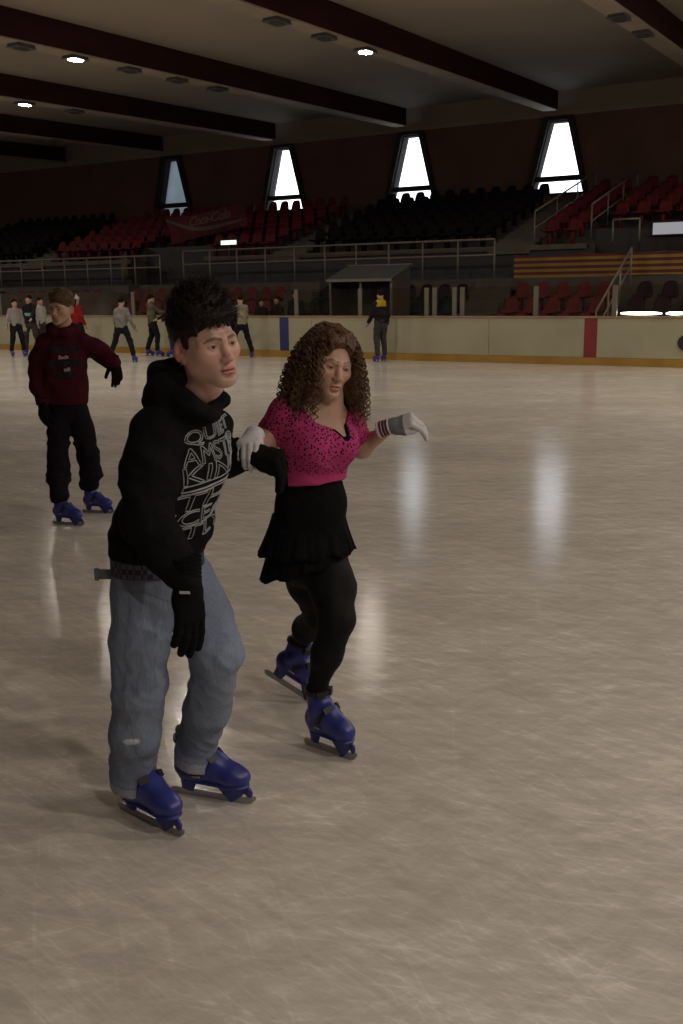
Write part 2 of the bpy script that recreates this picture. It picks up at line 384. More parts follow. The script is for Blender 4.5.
# ------------------------------------------------------------------ seats
def seat_mesh():
    m = MB()
    prof = [(-.22, .40), (-.20, .435), (-.02, .415), (.14, .42), (.185, .47), (.215, .62), (.235, .78)]
    nx = 7; vs = []
    for j, (y, z) in enumerate(prof):
        for i in range(nx):
            u = i/(nx-1)*2-1; w = (.225, .225, .225, .222, .205, .185, .150)[j]
            vs.append((u*w, y - .035*(abs(u)**3)*(1 if j > 2 else 0), z + (.030*abs(u)**4 if j < 4 else 0) - (.05*abs(u)**4 if j == len(prof)-1 else 0)))
    fs = [(j*nx+i, j*nx+i+1, (j+1)*nx+i+1, (j+1)*nx+i) for j in range(len(prof)-1) for i in range(nx-1)]
    o = len(vs); vs2 = [(x, y+.018, z-.018) for x, y, z in vs]
    n = len(prof)
    fs2 = [tuple(i+o for i in f[::-1]) for f in fs]
    rim = [i for i in range(nx)] + [j*nx+nx-1 for j in range(1, n)] + [(n-1)*nx+i for i in range(nx-2, -1, -1)] + [j*nx for j in range(n-2, 0, -1)]
    fr = [(rim[k], rim[(k+1) % len(rim)], rim[(k+1) % len(rim)]+o, rim[k]+o)[::-1] for k in range(len(rim))]
    m.add(vs+vs2, fs+fs2+fr)
    m.box((-.05, -.10, .0), (.05, .06, .41)); m.box((-.18, -.08, .37), (.18, .08, .41))
    return m
SM = {}
for nm, mt in (('red', SEAT_RED), ('dark', SEAT_DK), ('plum', SEAT_NV)):
    sm = seat_mesh(); me = bpy.data.meshes.new('stand_seat_'+nm); me.from_pydata(sm.v, [], sm.f); me.update()
    bm = bmesh.new(); bm.from_mesh(me); bmesh.ops.recalc_face_normals(bm, faces=bm.faces); bm.to_mesh(me); bm.free()
    me.materials.append(mt); me.polygons.foreach_set('use_smooth', [True]*len(me.polygons)); SM[nm] = me
seats = []
def block(rows, xa, xb, col, label, skip=()):
    n = int((xb-xa)/.52)
    for (y, z) in rows:
        for k in range(n):
            x = xa + (xb-xa)*(k+.5)/n
            if any(a < x < b for a, b in skip) and y < 29: continue
            if not (-36.5 < x < -5.0): continue
            # seen inside the frame only
            U = x*math.cos(YAW)+y*math.sin(YAW); D = -x*math.sin(YAW)+y*math.cos(YAW)
            if abs(U/D) > .365: continue
            seats.append((math.hypot(x, y), x, y, z, col, label))
block(LO, -10.0, -7.25, 'red', 'red plastic stand seat in the small lower block just left of the sloping handrail')
block(LO, -6.85, -5.0, 'plum', 'dark plum stand seat in the lower block behind the right end of the boards')
block(LO, -16.0, -11.2, 'dark', 'black stand seat in the lower block around the bench shelter')
block(LO, -23.5, -17.2, 'red', 'red stand seat in the lower block behind the person in the black hoodie')
block(LO, -29.0, -24.7, 'red', 'dark red stand seat in the lower block behind the red hoodie')
block(LO, -36.0, -29.4, 'dark', 'black stand seat in the lower block at the left edge')
block(UPR, -10.1, -8.8, 'red', 'dark red stand seat of the upper block right of the rightmost window', VOM)
block(UPR, -8.6, -5.0, 'red', 'dark red stand seat of the upper block above the short railing', VOM)
block(UPR, -17.7, -11.5, 'dark', 'black stand seat of the upper block under the two rightmost windows', VOM)
block(UPR, -29.1, -19.1, 'red', 'dark red stand seat of the upper block around the red banner', VOM)
block(UPR, -36.5, -30.5, 'dark', 'black stand seat of the upper block at the far left', VOM)
seats.sort(key=lambda q: q[0])
for k, (_, x, y, z, col, lab) in enumerate(seats[:300]):
    o = bpy.data.objects.new('stand_seat', SM[col]); COL.objects.link(o); o.location = (x, y, z); tag(o, lab, 'seat', lab.replace('stand seat', 'stand seats'))
if len(seats) > 300:
    rest = MB(); sm = seat_mesh(); mi = {'red': 0, 'dark': 1, 'plum': 2}
    for (_, x, y, z, col, lab) in seats[300:]:
        rest.add([(a+x, b+y, c+z) for a, b, c in sm.v], sm.f, mi[col])
    tag(rest.build('stand_seats', [SEAT_RED, SEAT_DK, SEAT_NV]), 'rows of dark stand seats in the farthest part of the stand', 'seats', kind='stuff')

# ------------------------------------------------------------------ striped banner on the aisle rail
def stripes():
    m, nt, b = new_mat('striped_banner'); b.inputs['Roughness'].default_value = .8
    tc = N(nt, 'ShaderNodeTexCoord'); sx = N(nt, 'ShaderNodeSeparateXYZ'); nt.links.new(tc.outputs['Object'], sx.inputs[0])
    mu = N(nt, 'ShaderNodeMath', operation='MULTIPLY'); mu.inputs[1].default_value = 1/.148; nt.links.new(sx.outputs[2], mu.inputs[0])
    fr = N(nt, 'ShaderNodeMath', operation='FRACT'); nt.links.new(mu.outputs[0], fr.inputs[0])
    r = ramp(nt, fr.outputs[0], [(0, (.22, .125, .02)), (.5, (.085, .011, .009))]); r.color_ramp.interpolation = 'CONSTANT'
    nt.links.new(r.outputs[0], b.inputs['Base Color']); return m
fl = MB(); nx = 160; L = 7.2; H = .60; vs = []
for side in (0, .012):
    for j in range(7):
        for i in range(nx+1):
            x = L*i/nx; t = j/6
            vs.append((x, side + .018*math.sin(x*5.1+t)*t + .012*math.sin(x*11.7), H*t - .03*math.sin(x*1.3) * (1-t) - (.03*abs(math.sin(x*1.6)) if j == 6 else 0)))
n1 = (nx+1)*7
fs = [(j*(nx+1)+i, j*(nx+1)+i+1, (j+1)*(nx+1)+i+1, (j+1)*(nx+1)+i) for j in range(6) for i in range(nx)]
fl.add(vs, fs + [tuple(q+n1 for q in f[::-1]) for f in fs])
bn_ = fl.build('striped_banner', stripes(), smooth=True, loc=(-10.25, 26.28, 1.95))
tag(bn_, 'yellow and dark red striped banner hung along the stand at the right', 'banner')
# red banner with a white wave and script lettering, tied over the upper seats by the passage
REDB = mat('red_banner_cloth', (.085, .009, .009), (.06, .006, .006), .9, 2); WHB = mat('banner_white', (.105, .085, .07), (.08, .065, .055), .9, 3)
def ban(u, t):   # point on the cloth: u along, t down
    return (3.3*u, -.02+.07*math.sin(6*u+3*t)+.30*t, .30*u-.92*t*(1-.25*u)-.10*math.sin(PI*u)*(1-t))
bn2 = empty('lettered_banner', (-23.75, 27.9, 4.25)); tag(bn2, 'red banner with a white wave and script lettering over the stand seats left of centre', 'banner')
m = MB(); nx, nt_ = 40, 10; vs = []
for side in (0, .014):
    for j in range(nt_+1):
        for i in range(nx+1): p = ban(i/nx, j/nt_); vs.append((p[0], p[1]+side, p[2]))
n1 = (nx+1)*(nt_+1); fs = [(j*(nx+1)+i, j*(nx+1)+i+1, (j+1)*(nx+1)+i+1, (j+1)*(nx+1)+i) for j in range(nt_) for i in range(nx)]
m.add(vs, fs+[tuple(q+n1 for q in f[::-1]) for f in fs]); m.build('cloth', REDB, bn2, smooth=True)
m = MB(); vs = []; nn = 60
for i in range(nn+1):
    u = i/nn; t0 = .10+.62*math.sin(min(1, u*1.35)*PI*.5)**1.2+.10*math.sin(u*7)*u-.35*max(0, u-.72); w_ = .17*math.sin(PI*min(1, .10+.9*u))**.7
    for t in (t0, t0+w_): p = ban(u, max(.02, min(.98, t))); vs.append((p[0], p[1]-.012, p[2]))
m.add(vs, [(2*i, 2*i+1, 2*i+3, 2*i+2) for i in range(nn)]); m.build('wave', WHB, bn2)
cu = bpy.data.curves.new('t', 'FONT'); cu.body = 'Coca-Cola'; cu.shear = .45; cu.size = 1; cu.offset = .012; cu.space_character = .86; cu.resolution_u = 4
to = bpy.data.objects.new('t', cu); COL.objects.link(to); bpy.context.view_layer.update()
me = bpy.data.meshes.new_from_object(to.evaluated_get(bpy.context.evaluated_depsgraph_get())); bpy.data.objects.remove(to); bpy.data.curves.remove(cu)
xs = [v.co.x for v in me.vertices]; ys = [v.co.y for v in me.vertices]
for v in me.vertices:
    p = ban(.30+.55*(v.co.x-min(xs))/(max(xs)-min(xs)), .48-.40*(v.co.y-min(ys))/(max(ys)-min(ys))); v.co = (p[0], p[1]-.014, p[2])
link('script_lettering', me, WHB, bn2)

# ------------------------------------------------------------------ bench shelter behind the boards
sh = tag(empty('bench_shelter', (-13.0, 23.0, 0)), 'low bench shelter with a sloping grey canopy behind the boards', 'shelter')
CANOPY = mat('canopy_grey', (.060, .060, .057), (.048, .048, .046), .45, 3)
PANELB = mat('shelter_panel', (.07, .052, .042), (.055, .042, .032), .7, 3)
c = MB(); c.prism([(-.55, 1.92), (.55, 2.28), (.55, 2.33), (-.55, 1.97)], 0, -.85, 1.05); c.build('canopy', CANOPY, sh, bevel=.01)
MB().box((-.85, -.58, 1.90), (1.05, -.54, 1.96)).build('canopy_edge', RAIL, sh)
MB().box((-.85, .53, 2.27), (1.05, .58, 2.34)).build('canopy_edge', RAIL, sh)
MB().box((-.80, .50, .0), (1.0, .54, 2.25)).build('back_panel', PANELB, sh)
for x in (-.80, .97): MB().prism([(-.45, 0), (.5, 0), (.5, 2.24), (-.45, 1.92)], 0, x, x+.03).build('side_panel', PANELB, sh)
for x in (-.80, .1, .97): MB().box((x, -.50, 0), (x+.05, -.45, 1.93)).build('shelter_post', POST, sh)
MB().box((-.75, .05, .72), (.95, .40, .78)).build('bench_seat', CAP, sh)
MB().box((-.75, .1, 0), (.95, .34, .72)).build('bench_base', PANELB, sh)
MB().box((-.1, .44, 1.45), (.9, .50, 1.85)).build('dark_window', DARKM, sh)

# glowing strips added behind the glass, in place of tube reflections on it
GLARE = emit('glare_strip_glow', (.95, 1.0, .86), 1.1)
for (x, L, lab) in ((-5.95, .92, 'long glowing strip standing in for a reflection in the glass by the right edge'), (-5.20, .40, 'short glowing strip standing in for a reflection in the glass touching the right edge')):
    r = tag(empty('glare_strip', (x, 23.05, 1.10)), lab, 'lamp')
    m = MB(); m.tube([(-L/2+L*k/10, 0, 0) for k in range(11)], [.008]+[.034*math.sqrt(max(.03, 1-(2*k/10-1)**2))**.6 for k in range(1, 10)]+[.008], 10); m.build('tube', GLARE, r, smooth=True)
    m = MB(); m.box((-L/2-.02, .0, -.09), (L/2+.02, .12, -.055)); m.build('housing', FIXT, r)
    for s in (-1, 1): MB().box((s*(L/2-.06)-.02, .04, -1.10), (s*(L/2-.06)+.02, .08, -.09)).build('stand_leg', FIXT, r)
# ------------------------------------------------------------------ implicit surfaces -> mesh
f32 = np.float32
def axis(lo, hi, step, fine=None, fs=None):
    out = [lo]
    while out[-1] < hi:
        x = out[-1]; s = step
        if fine is not None:
            d = max(fine[0]-x, x-fine[1], 0)
            s = min(step, fs + .25*d)
        out.append(x+s)
    return np.array(out, dtype=f32)
def vec(p): return np.array(p, dtype=np.float64)
def unit(v): v = vec(v); return v/np.linalg.norm(v)
class SDF:
    def __init__(s, xs, ys, zs):
        s.a = (xs, ys, zs); s.D = np.full((len(xs), len(ys), len(zs)), 9.0, f32); s.M = None
    def sl(s, lo, hi):
        r = []
        for A, l, h in zip(s.a, lo, hi):
            i = max(int(np.searchsorted(A, l))-1, 0); j = min(int(np.searchsorted(A, h))+1, len(A))
            r.append(slice(i, max(j, i)))
        return tuple(r)
    def P(s, sl): return s.a[0][sl[0]][:, None, None], s.a[1][sl[1]][None, :, None], s.a[2][sl[2]][None, None, :]
    def comb(s, sl, d, k, mode):
        D = s.D[sl]
        if mode == 'add':
            if k > 0: h = np.maximum(k-np.abs(D-d), 0)/k; s.D[sl] = np.minimum(D, d)-h*h*k*.25
            else: s.D[sl] = np.minimum(D, d)
        else:
            d = -d if mode == 'sub' else d
            if k > 0: h = np.maximum(k-np.abs(D-d), 0)/k; s.D[sl] = np.maximum(D, d)+h*h*k*.25
            else: s.D[sl] = np.maximum(D, d)
    def pt(s, p):
        return vec(p) if s.M is None else vec((s.M @ Vector(tuple(p)).to_4d())[:3])
    def dr(s, v):
        return vec(v) if s.M is None else vec((s.M.to_3x3() @ Vector(tuple(v)))[:])
    def sc(s): return 1.0 if s.M is None else s.M.to_scale()[0]
    def seg(s, a, b, ra, rb, k=.02, side=None, mode='add'):
        a, b = s.pt(a), s.pt(b); q = s.sc()
        ra = (ra, ra) if np.isscalar(ra) else ra; rb = (rb, rb) if np.isscalar(rb) else rb
        ra = (ra[0]*q, ra[1]*q); rb = (rb[0]*q, rb[1]*q); k *= q
        rm = max(ra+rb); m = rm+k+.012
        sl = s.sl(np.minimum(a, b)-m, np.maximum(a, b)+m)
        if any(t.stop <= t.start for t in sl): return s
        x, y, z = s.P(sl); ba = b-a; L2 = max(float(ba@ba), 1e-9); ax = ba/math.sqrt(L2)
        px, py, pz = x-f32(a[0]), y-f32(a[1]), z-f32(a[2])
        h = np.clip((px*f32(ba[0])+py*f32(ba[1])+pz*f32(ba[2]))/f32(L2), 0, 1)
        qx, qy, qz = px-h*f32(ba[0]), py-h*f32(ba[1]), pz-h*f32(ba[2])
        if ra[0] == ra[1] and rb[0] == rb[1]:
            d = np.sqrt(qx*qx+qy*qy+qz*qz)-(f32(ra[0])+h*f32(rb[0]-ra[0]))
        else:
            sd = unit(s.dr(side)); sd = unit(sd-ax*(sd@ax)); n = np.cross(ax, sd)
            r1 = f32(ra[0])+h*f32(rb[0]-ra[0]); r2 = f32(ra[1])+h*f32(rb[1]-ra[1])
            c1 = (qx*f32(sd[0])+qy*f32(sd[1])+qz*f32(sd[2]))/r1; c2 = (qx*f32(n[0])+qy*f32(n[1])+qz*f32(n[2]))/r2
            rmn = np.minimum(r1, r2); c3 = (qx*f32(ax[0])+qy*f32(ax[1])+qz*f32(ax[2]))/rmn
            k0 = np.sqrt(c1*c1+c2*c2+c3*c3); k1 = np.sqrt((c1/r1)**2+(c2/r2)**2+(c3/rmn)**2)+1e-9
            d = k0*(k0-1)/k1
        s.comb(sl, d.astype(f32), f32(k), mode); return s
    def chain(s, pts, rs, k=.02, side=None, mode='add'):
        for i in range(len(pts)-1): s.seg(pts[i], pts[i+1], rs[i], rs[i+1], k, side, mode)
        return s
    def ell(s, c, r, k=.02, R=None, mode='add'):
        c = s.pt(c); q = s.sc(); r = vec((r, r, r) if np.isscalar(r) else r)*q; k *= q
        Rm = np.eye(3) if s.M is None else np.array(s.M.to_3x3())/q
        if R is not None: Rm = Rm @ np.array(R.to_matrix() if isinstance(R, Euler) else R)
        m = max(r)+k+.012; sl = s.sl(c-m, c+m)
        if any(t.stop <= t.start for t in sl): return s
        x, y, z = s.P(sl); x, y, z = x-f32(c[0]), y-f32(c[1]), z-f32(c[2]); l = []
        for i in range(3): l.append((x*f32(Rm[0, i])+y*f32(Rm[1, i])+z*f32(Rm[2, i]))/f32(r[i]))
        k0 = np.sqrt(l[0]**2+l[1]**2+l[2]**2); k1 = np.sqrt((l[0]/f32(r[0]))**2+(l[1]/f32(r[1]))**2+(l[2]/f32(r[2]))**2)+1e-9
        s.comb(sl, (k0*(k0-1)/k1).astype(f32), f32(k), mode); return s
    def cut(s, p, n, k=0.0, box=None):     # keep the side opposite to n
        p = s.pt(p); n = unit(s.dr(n))
        sl = s.sl(*box) if box else (slice(None),)*3
        x, y, z = s.P(sl)
        s.comb(sl, ((x-f32(p[0]))*f32(n[0])+(y-f32(p[1]))*f32(n[1])+(z-f32(p[2]))*f32(n[2])).astype(f32), f32(k), 'int'); return s
    def mesh(s):
        D = s.D; I = D < 0; nx, ny, nz = D.shape
        c = np.zeros((nx-1, ny-1, nz-1), np.int8)
        for i in (0, 1):
            for j in (0, 1):
                for k in (0, 1): c += I[i:nx-1+i, j:ny-1+j, k:nz-1+k]
        act = np.argwhere((c > 0) & (c < 8)); n = len(act)
        off = np.array([(i, j, k) for i in (0, 1) for j in (0, 1) for k in (0, 1)])
        val = np.stack([D[act[:, 0]+o[0], act[:, 1]+o[1], act[:, 2]+o[2]] for o in off], 1)
        pos = np.zeros((n, 3)); cnt = np.zeros(n)
        for p in range(8):
            for q in range(p+1, 8):
                if np.abs(off[p]-off[q]).sum() != 1: continue
                m = (val[:, p] < 0) != (val[:, q] < 0)
                t = val[m, p]/(val[m, p]-val[m, q])
                pos[m] += off[p]+t[:, None]*(off[q]-off[p]); cnt[m] += 1
        pos /= cnt[:, None]; V = np.empty((n, 3))
        for d in range(3):
            A = s.a[d]; i = act[:, d]; V[:, d] = A[i]+pos[:, d]*(A[i+1]-A[i])
        idx = np.full((nx-1, ny-1, nz-1), -1, np.int32); idx[act[:, 0], act[:, 1], act[:, 2]] = np.arange(n)
        Q = []
        for d in range(3):
            e1, e2 = (d+1) % 3, (d+2) % 3
            sl0 = [slice(None)]*3; sl1 = [slice(None)]*3; sl0[d] = slice(0, -1); sl1[d] = slice(1, None)
            A, B = I[tuple(sl0)], I[tuple(sl1)]; E = np.argwhere(A != B)
            ok = (E[:, e1] > 0) & (E[:, e2] > 0) & (E[:, e1] < D.shape[e1]-1) & (E[:, e2] < D.shape[e2]-1); E = E[ok]
            fl = A[E[:, 0], E[:, 1], E[:, 2]]
            def g(a, b):
                F = E.copy(); F[:, e1] += a; F[:, e2] += b; return idx[F[:, 0], F[:, 1], F[:, 2]]
            q = np.stack([g(-1, -1), g(0, -1), g(0, 0), g(-1, 0)], 1)
            q[~fl] = q[~fl][:, ::-1]; Q.append(q)
        Q = np.concatenate(Q); return V, Q[(Q >= 0).all(1)]
def vnormals(V, Q):
    n = np.cross(V[Q[:, 2]]-V[Q[:, 0]], V[Q[:, 3]]-V[Q[:, 1]]); out = np.zeros_like(V)
    for d in range(3):
        for c in range(4): out[:, d] += np.bincount(Q[:, c], n[:, d], len(V))
    return out/np.maximum(np.linalg.norm(out, axis=1), 1e-12)[:, None]
def smoothv(V, Q, it=1, lam=.5):
    for _ in range(it):
        acc = np.zeros_like(V); cnt = np.zeros(len(V))
        for a, b in ((0, 1), (1, 2), (2, 3), (3, 0)):
            for d in range(3):
                acc[:, d] += np.bincount(Q[:, a], V[Q[:, b], d], len(V)); acc[:, d] += np.bincount(Q[:, b], V[Q[:, a], d], len(V))
            cnt += np.bincount(Q[:, a], minlength=len(V)); cnt += np.bincount(Q[:, b], minlength=len(V))
        V = V+lam*(acc/np.maximum(cnt, 1)[:, None]-V)
    return V
_nr = np.random.default_rng(3); _K = _nr.normal(size=(10, 3)); _K /= np.linalg.norm(_K, axis=1)[:, None]; _PH = _nr.uniform(0, 6.28, 10)
def wob(P, freq, st=(1, 1, 1), seed=0):     # smooth pseudo noise, about -1..1
    P = P*vec(st)*freq; r = np.zeros(len(P))
    for i in range(5):
        a, b = _K[(i+seed) % 10], _K[(i*3+seed+4) % 10]
        r += np.sin(P@a*6.28+_PH[i]+1.6*np.sin(P@b*4.1+_PH[(i+5) % 10]+seed))
    return r/3.2
def ridge(P, freq, st=(1, 1, 1), seed=0): return 1-2*np.abs(np.clip(wob(P, freq, st, seed), -1, 1))
def near(P, c, r): return np.exp(-((P-vec(c))**2).sum(1)/(r*r))
def npmesh(name, V, Q, m, parent=None, col=None, smooth=True):
    me = bpy.data.meshes.new(name); me.vertices.add(len(V)); me.vertices.foreach_set('co', np.asarray(V, f32).ravel())
    nq = len(Q); w = Q.shape[1]; me.loops.add(nq*w); me.loops.foreach_set('vertex_index', Q.astype(np.int32).ravel())
    me.polygons.add(nq); me.polygons.foreach_set('loop_start', np.arange(0, nq*w, w, dtype=np.int32)); me.polygons.foreach_set('loop_total', np.full(nq, w, np.int32))
    me.update(calc_edges=True)
    if smooth: me.polygons.foreach_set('use_smooth', np.ones(nq, bool))
    if col is not None:
        at = me.color_attributes.new('tint', 'FLOAT_COLOR', 'POINT'); at.data.foreach_set('color', np.concatenate([col, np.ones((len(V), 1))], 1).astype(f32).ravel())
    return link(name, me, m, parent)
def uniform(lo, hi, st): return SDF(*[axis(l, h, st) for l, h in zip(lo, hi)])
def frame(o, y, z, s=1.0):      # local frame at o: +Y along y, +Z towards z
    y = Vector(y).normalized(); z = Vector(z); z = (z-y*z.dot(y)).normalized(); x = y.cross(z)
    return Matrix.Translation(Vector(o)) @ Matrix((x, y, z)).transposed().to_4x4() @ Matrix.Scale(s, 4)

# ------------------------------------------------------------------ people: materials
def skin_mat(name, base):
    m, nt, b = new_mat(name); b.inputs['Roughness'].default_value = .48; b.inputs['Specular IOR Level'].default_value = .35
    at = N(nt, 'ShaderNodeAttribute'); at.attribute_name = 'tint'
    no = N(nt, 'ShaderNodeTexNoise'); no.inputs['Scale'].default_value = 30; no.inputs['Detail'].default_value = 3
    tc = N(nt, 'ShaderNodeTexCoord'); nt.links.new(tc.outputs['Object'], no.inputs[0])
    r = ramp(nt, no.outputs[0], [(.3, tuple(x*.96 for x in base)), (.7, base)])
    mx = N(nt, 'ShaderNodeMix', data_type='RGBA', blend_type='MULTIPLY'); mx.inputs[0].default_value = 1
    nt.links.new(r.outputs[0], mx.inputs[6]); nt.links.new(at.outputs[0], mx.inputs[7]); nt.links.new(mx.outputs[2], b.inputs['Base Color'])
    b.inputs['Subsurface Weight'].default_value = .12; b.inputs['Subsurface Radius'].default_value = (.01, .004, .002); b.inputs['Subsurface Scale'].default_value = .6
    return m
SKIN_B = skin_mat('skin_tanned', (.56, .345, .275)); SKIN_G = skin_mat('skin_fair', (.52, .33, .245)); SKIN_P = skin_mat('skin_plain', (.47, .29, .21))
EYEW = mat('eye_white', (.50, .46, .44), rough=.2); IRIS = mat('iris_brown', (.035, .022, .015), rough=.15, spec=.6)
BLACKC = mat('black_fleece', (.0105, .0100, .0105), (.0075, .0072, .0078), .95, 60, bump=.12, spec=.08)
BLACKG = mat('black_knit', (.008, .008, .008), (.005, .005, .005), .95, 120, bump=.25, spec=.08)
HAIR_B = mat('hair_dark_brown', (.018, .011, .009), (.008, .005, .0045), .62, 40, (1, 1, .2), spec=.22)
HAIR_G = mat('hair_chestnut', (.150, .080, .040), (.050, .025, .013), .55, 60, spec=.28)
HAIR_L = mat('hair_light_brown', (.10, .058, .026), (.05, .028, .013), .6, 50, spec=.25)
STEEL = mat('blade_steel', (.42, .42, .43), (.34, .34, .35), .32, 20, metal=.85)
BOOT = mat('skate_blue', (.032, .040, .235), (.024, .031, .19), .36, 14, spec=.55)
STRAPM = mat('strap_black', (.012, .010, .012), rough=.5); LINER = mat('liner_grey', (.27, .25, .23), (.20, .18, .17), .9, 60, bump=.2)
def denim():
    m, nt, b = new_mat('washed_denim'); b.inputs['Roughness'].default_value = .88; b.inputs['Specular IOR Level'].default_value = .15
    tc = N(nt, 'ShaderNodeTexCoord'); at = N(nt, 'ShaderNodeAttribute'); at.attribute_name = 'tint'
    n1 = N(nt, 'ShaderNodeTexNoise'); n1.inputs['Scale'].default_value = 5; n1.inputs['Detail'].default_value = 4
    n2 = N(nt, 'ShaderNodeTexNoise'); n2.inputs['Scale'].default_value = 160; n2.inputs['Detail'].default_value = 2
    mp = N(nt, 'ShaderNodeMapping'); mp.inputs['Scale'].default_value = (1, 1, .25); nt.links.new(tc.outputs['Object'], mp.inputs[0])
    nt.links.new(tc.outputs['Object'], n1.inputs[0]); nt.links.new(mp.outputs[0], n2.inputs[0])
    a = ramp(nt, n1.outputs[0], [(.3, (.175, .212, .290)), (.7, (.25, .295, .39))]); c = ramp(nt, n2.outputs[0], [(.3, (.78, .78, .78)), (.7, (1, 1, 1))])
    m1 = N(nt, 'ShaderNodeMix', data_type='RGBA', blend_type='MULTIPLY'); m1.inputs[0].default_value = 1
    m2 = N(nt, 'ShaderNodeMix', data_type='RGBA', blend_type='MULTIPLY'); m2.inputs[0].default_value = 1
    nt.links.new(a.outputs[0], m1.inputs[6]); nt.links.new(c.outputs[0], m1.inputs[7]); nt.links.new(m1.outputs[2], m2.inputs[6]); nt.links.new(at.outputs[0], m2.inputs[7])
    nt.links.new(m2.outputs[2], b.inputs['Base Color'])
    bp = N(nt, 'ShaderNodeBump'); bp.inputs['Strength'].default_value = .3; bp.inputs['Distance'].default_value = .003
    nt.links.new(n2.outputs[0], bp.inputs['Height']); nt.links.new(bp.outputs[0], b.inputs['Normal']); return m
DENIM = denim()

# ------------------------------------------------------------------ people: shared pieces
def head_prims(S, M, female=False, detail=True, kid=False):
    S.M = M; fm = .78 if female else 1.0; jw = .83 if female else (.9 if kid else 1.0)
    S.ell((0, -.018, .036), (.077, .098, .084), .03)
    S.ell((0, .026, -.018), (.0605*(.97 if female else 1), .064, .086), .03)
    for s in (-1, 1):
        S.chain([(s*.054*jw, -.006, -.026), (s*.0465*jw, .008, -.058), (s*.020*jw, .064, -.099)], [.016, .0155, .0145], .04)
        S.ell((s*.043, .055, -.024), (.022, .022, .017), .04)
    S.ell((0, .079, -.101), (.021*jw, .016, .016), .025)
    S.ell((0, .066, -.070), (.033*jw, .026, .030), .025)
    S.seg((0, -.036, -.05), (0, -.042, -.13), (.049*(.88 if female or kid else 1),)*2, (.051*(.88 if female or kid else 1),)*2, .03)
    if not detail:
        S.seg((0, .090, .0), (0, .112, -.036), .009, .012, .015)
        for s in (-1, 1):
            S.ell((s*.033, .098, .0), (.017, .012, .010), .012, mode='sub'); S.ell((s*.078, -.012, -.012), (.010, .020, .032), .008)
        S.M = None; return
    br = .006 if female else .010
    for s in (-1, 1):
        S.chain([(s*.006, .087, .014), (s*.028, .083, .018), (s*.052, .060, .012)], [br, br*1.05, br*.9], .016)
        S.ell((s*.033, .100, -.003), (.020, .020, .0125), .014, mode='sub')
        S.ell((s*.032, .0755, -.001), (.0150, .0140, .0135), .006)                       # lids over the eyeball
        S.ell((s*.0315, .092, -.0026 if not female else -.0046), (.0135, .012, .0047 if not female else .0031), .002, mode='sub')
        S.ell((s*.010, .094, -.006), (.006, .008, .012), .010, mode='sub')
    S.chain([(0, .083, .012), (0, .095, -.014), (0, .107, -.034)], [.0072, .0078, .0090], .014)
    S.ell((0, .1085, -.0365), (.0115, .0105, .0095), .010)
    for s in (-1, 1):
        S.ell((s*.0125, .0975, -.0405), (.0075, .0115, .0075), .008)
        S.ell((s*.0070, .1050, -.0475), (.0036, .0050, .0034), .003, mode='sub')
    S.seg((0, .100, -.048), (0, .0955, -.062), .0030, .0036, .010)
    # lips
    for s in (-1, 1):
        S.chain([(s*.005, .0985, -.0645), (s*.013, .0955, -.0655), (s*.0255, .083, -.0705)], [.0066*fm, .0058*fm, .0028], .005)
        S.chain([(0, .0970, -.0770), (s*.012, .0945, -.0765), (s*.0245, .083, -.0725)], [.0082*fm, .0070*fm, .0028], .005)
        S.seg((0, .106, -.0706), (s*.024, .089, -.0716), (.0022, .009), (.0012, .006), .002, side=(0, 0, 1), mode='sub')
    S.ell((0, .094, -.088), (.018, .008, .005), .010, mode='sub')
    # ears
    for s in (-1, 1):
        R = Euler((math.radians(-12), 0, math.radians(s*30)))
        S.ell((s*.0800, -.016, -.007), (.0065, .0180, .0330), .004, R)
        S.ell((s*.0872, -.0100, -.002), (.0085, .0095, .0190), .002, R, mode='sub')
        S.ell((s*.0770, -.008, -.036), (.006, .009, .010), .006)
    S.M = None
def face_tint(V, M, lip, brow, browcol, female=False, stub=None):
    Mi = np.array(M.inverted()); P = V@Mi[:3, :3].T+Mi[:3, 3]; x, y, z = P[:, 0], P[:, 1], P[:, 2]
    T = np.ones((len(V), 3)); ax = np.abs(x)
    def mixc(w, c): nonlocal T; w = np.clip(w, 0, 1)[:, None]; T = T*(1-w)+vec(c)*w
    front = y > .045
    if stub is not None: mixc(np.exp(-((z+.085)/.035)**2)*(y > .0)*.5*(z < -.045), stub)
    mixc(np.exp(-((ax-.045)/.022)**2-((z+.035)/.022)**2)*front*.5, (1.04, .80, .78))
    mixc(np.exp(-(ax/.016)**2-((z+.036)/.018)**2)*front*.4, (1.04, .82, .80))
    mixc(np.clip((ax-.074)/.004, 0, 1)*(np.abs(z+.008) < .045)*(y < .02)*.8, (1.06, .76, .74))
    ml = (1-np.clip(ax/.027, 0, 1)**2); fm = .72 if female else 1.0; up_ = -.0705+.0115*ml*fm; lo = -.0705-.0150*ml*fm
    inl = np.clip(np.minimum(up_-z, z-lo)/.0022+.5, 0, 1)*(ax < .0265)*(y > .078); mixc(inl, lip)
    b0 = .0160+.0055*np.clip((ax-.010)/.02, 0, 1)-.010*np.clip((ax-.034)/.02, 0, 1)**1.5+(.004 if female else 0)
    th = .0048*(1 if not female else .62)*(1-.6*np.clip((ax-.032)/.022, 0, 1))
    mixc(np.clip((th-np.abs(z-b0))/.002+.4, 0, 1)*(ax > .009)*(ax < .055)*front*brow, browcol)
    e = ((ax-.0318)/.0155)**2+((z+.0018)/.0075)**2
    mixc(np.clip((1.25-e)*1.6, 0, 1)*(y > .07)*(.5 if not female else .75), (.42, .33, .30))
    return T
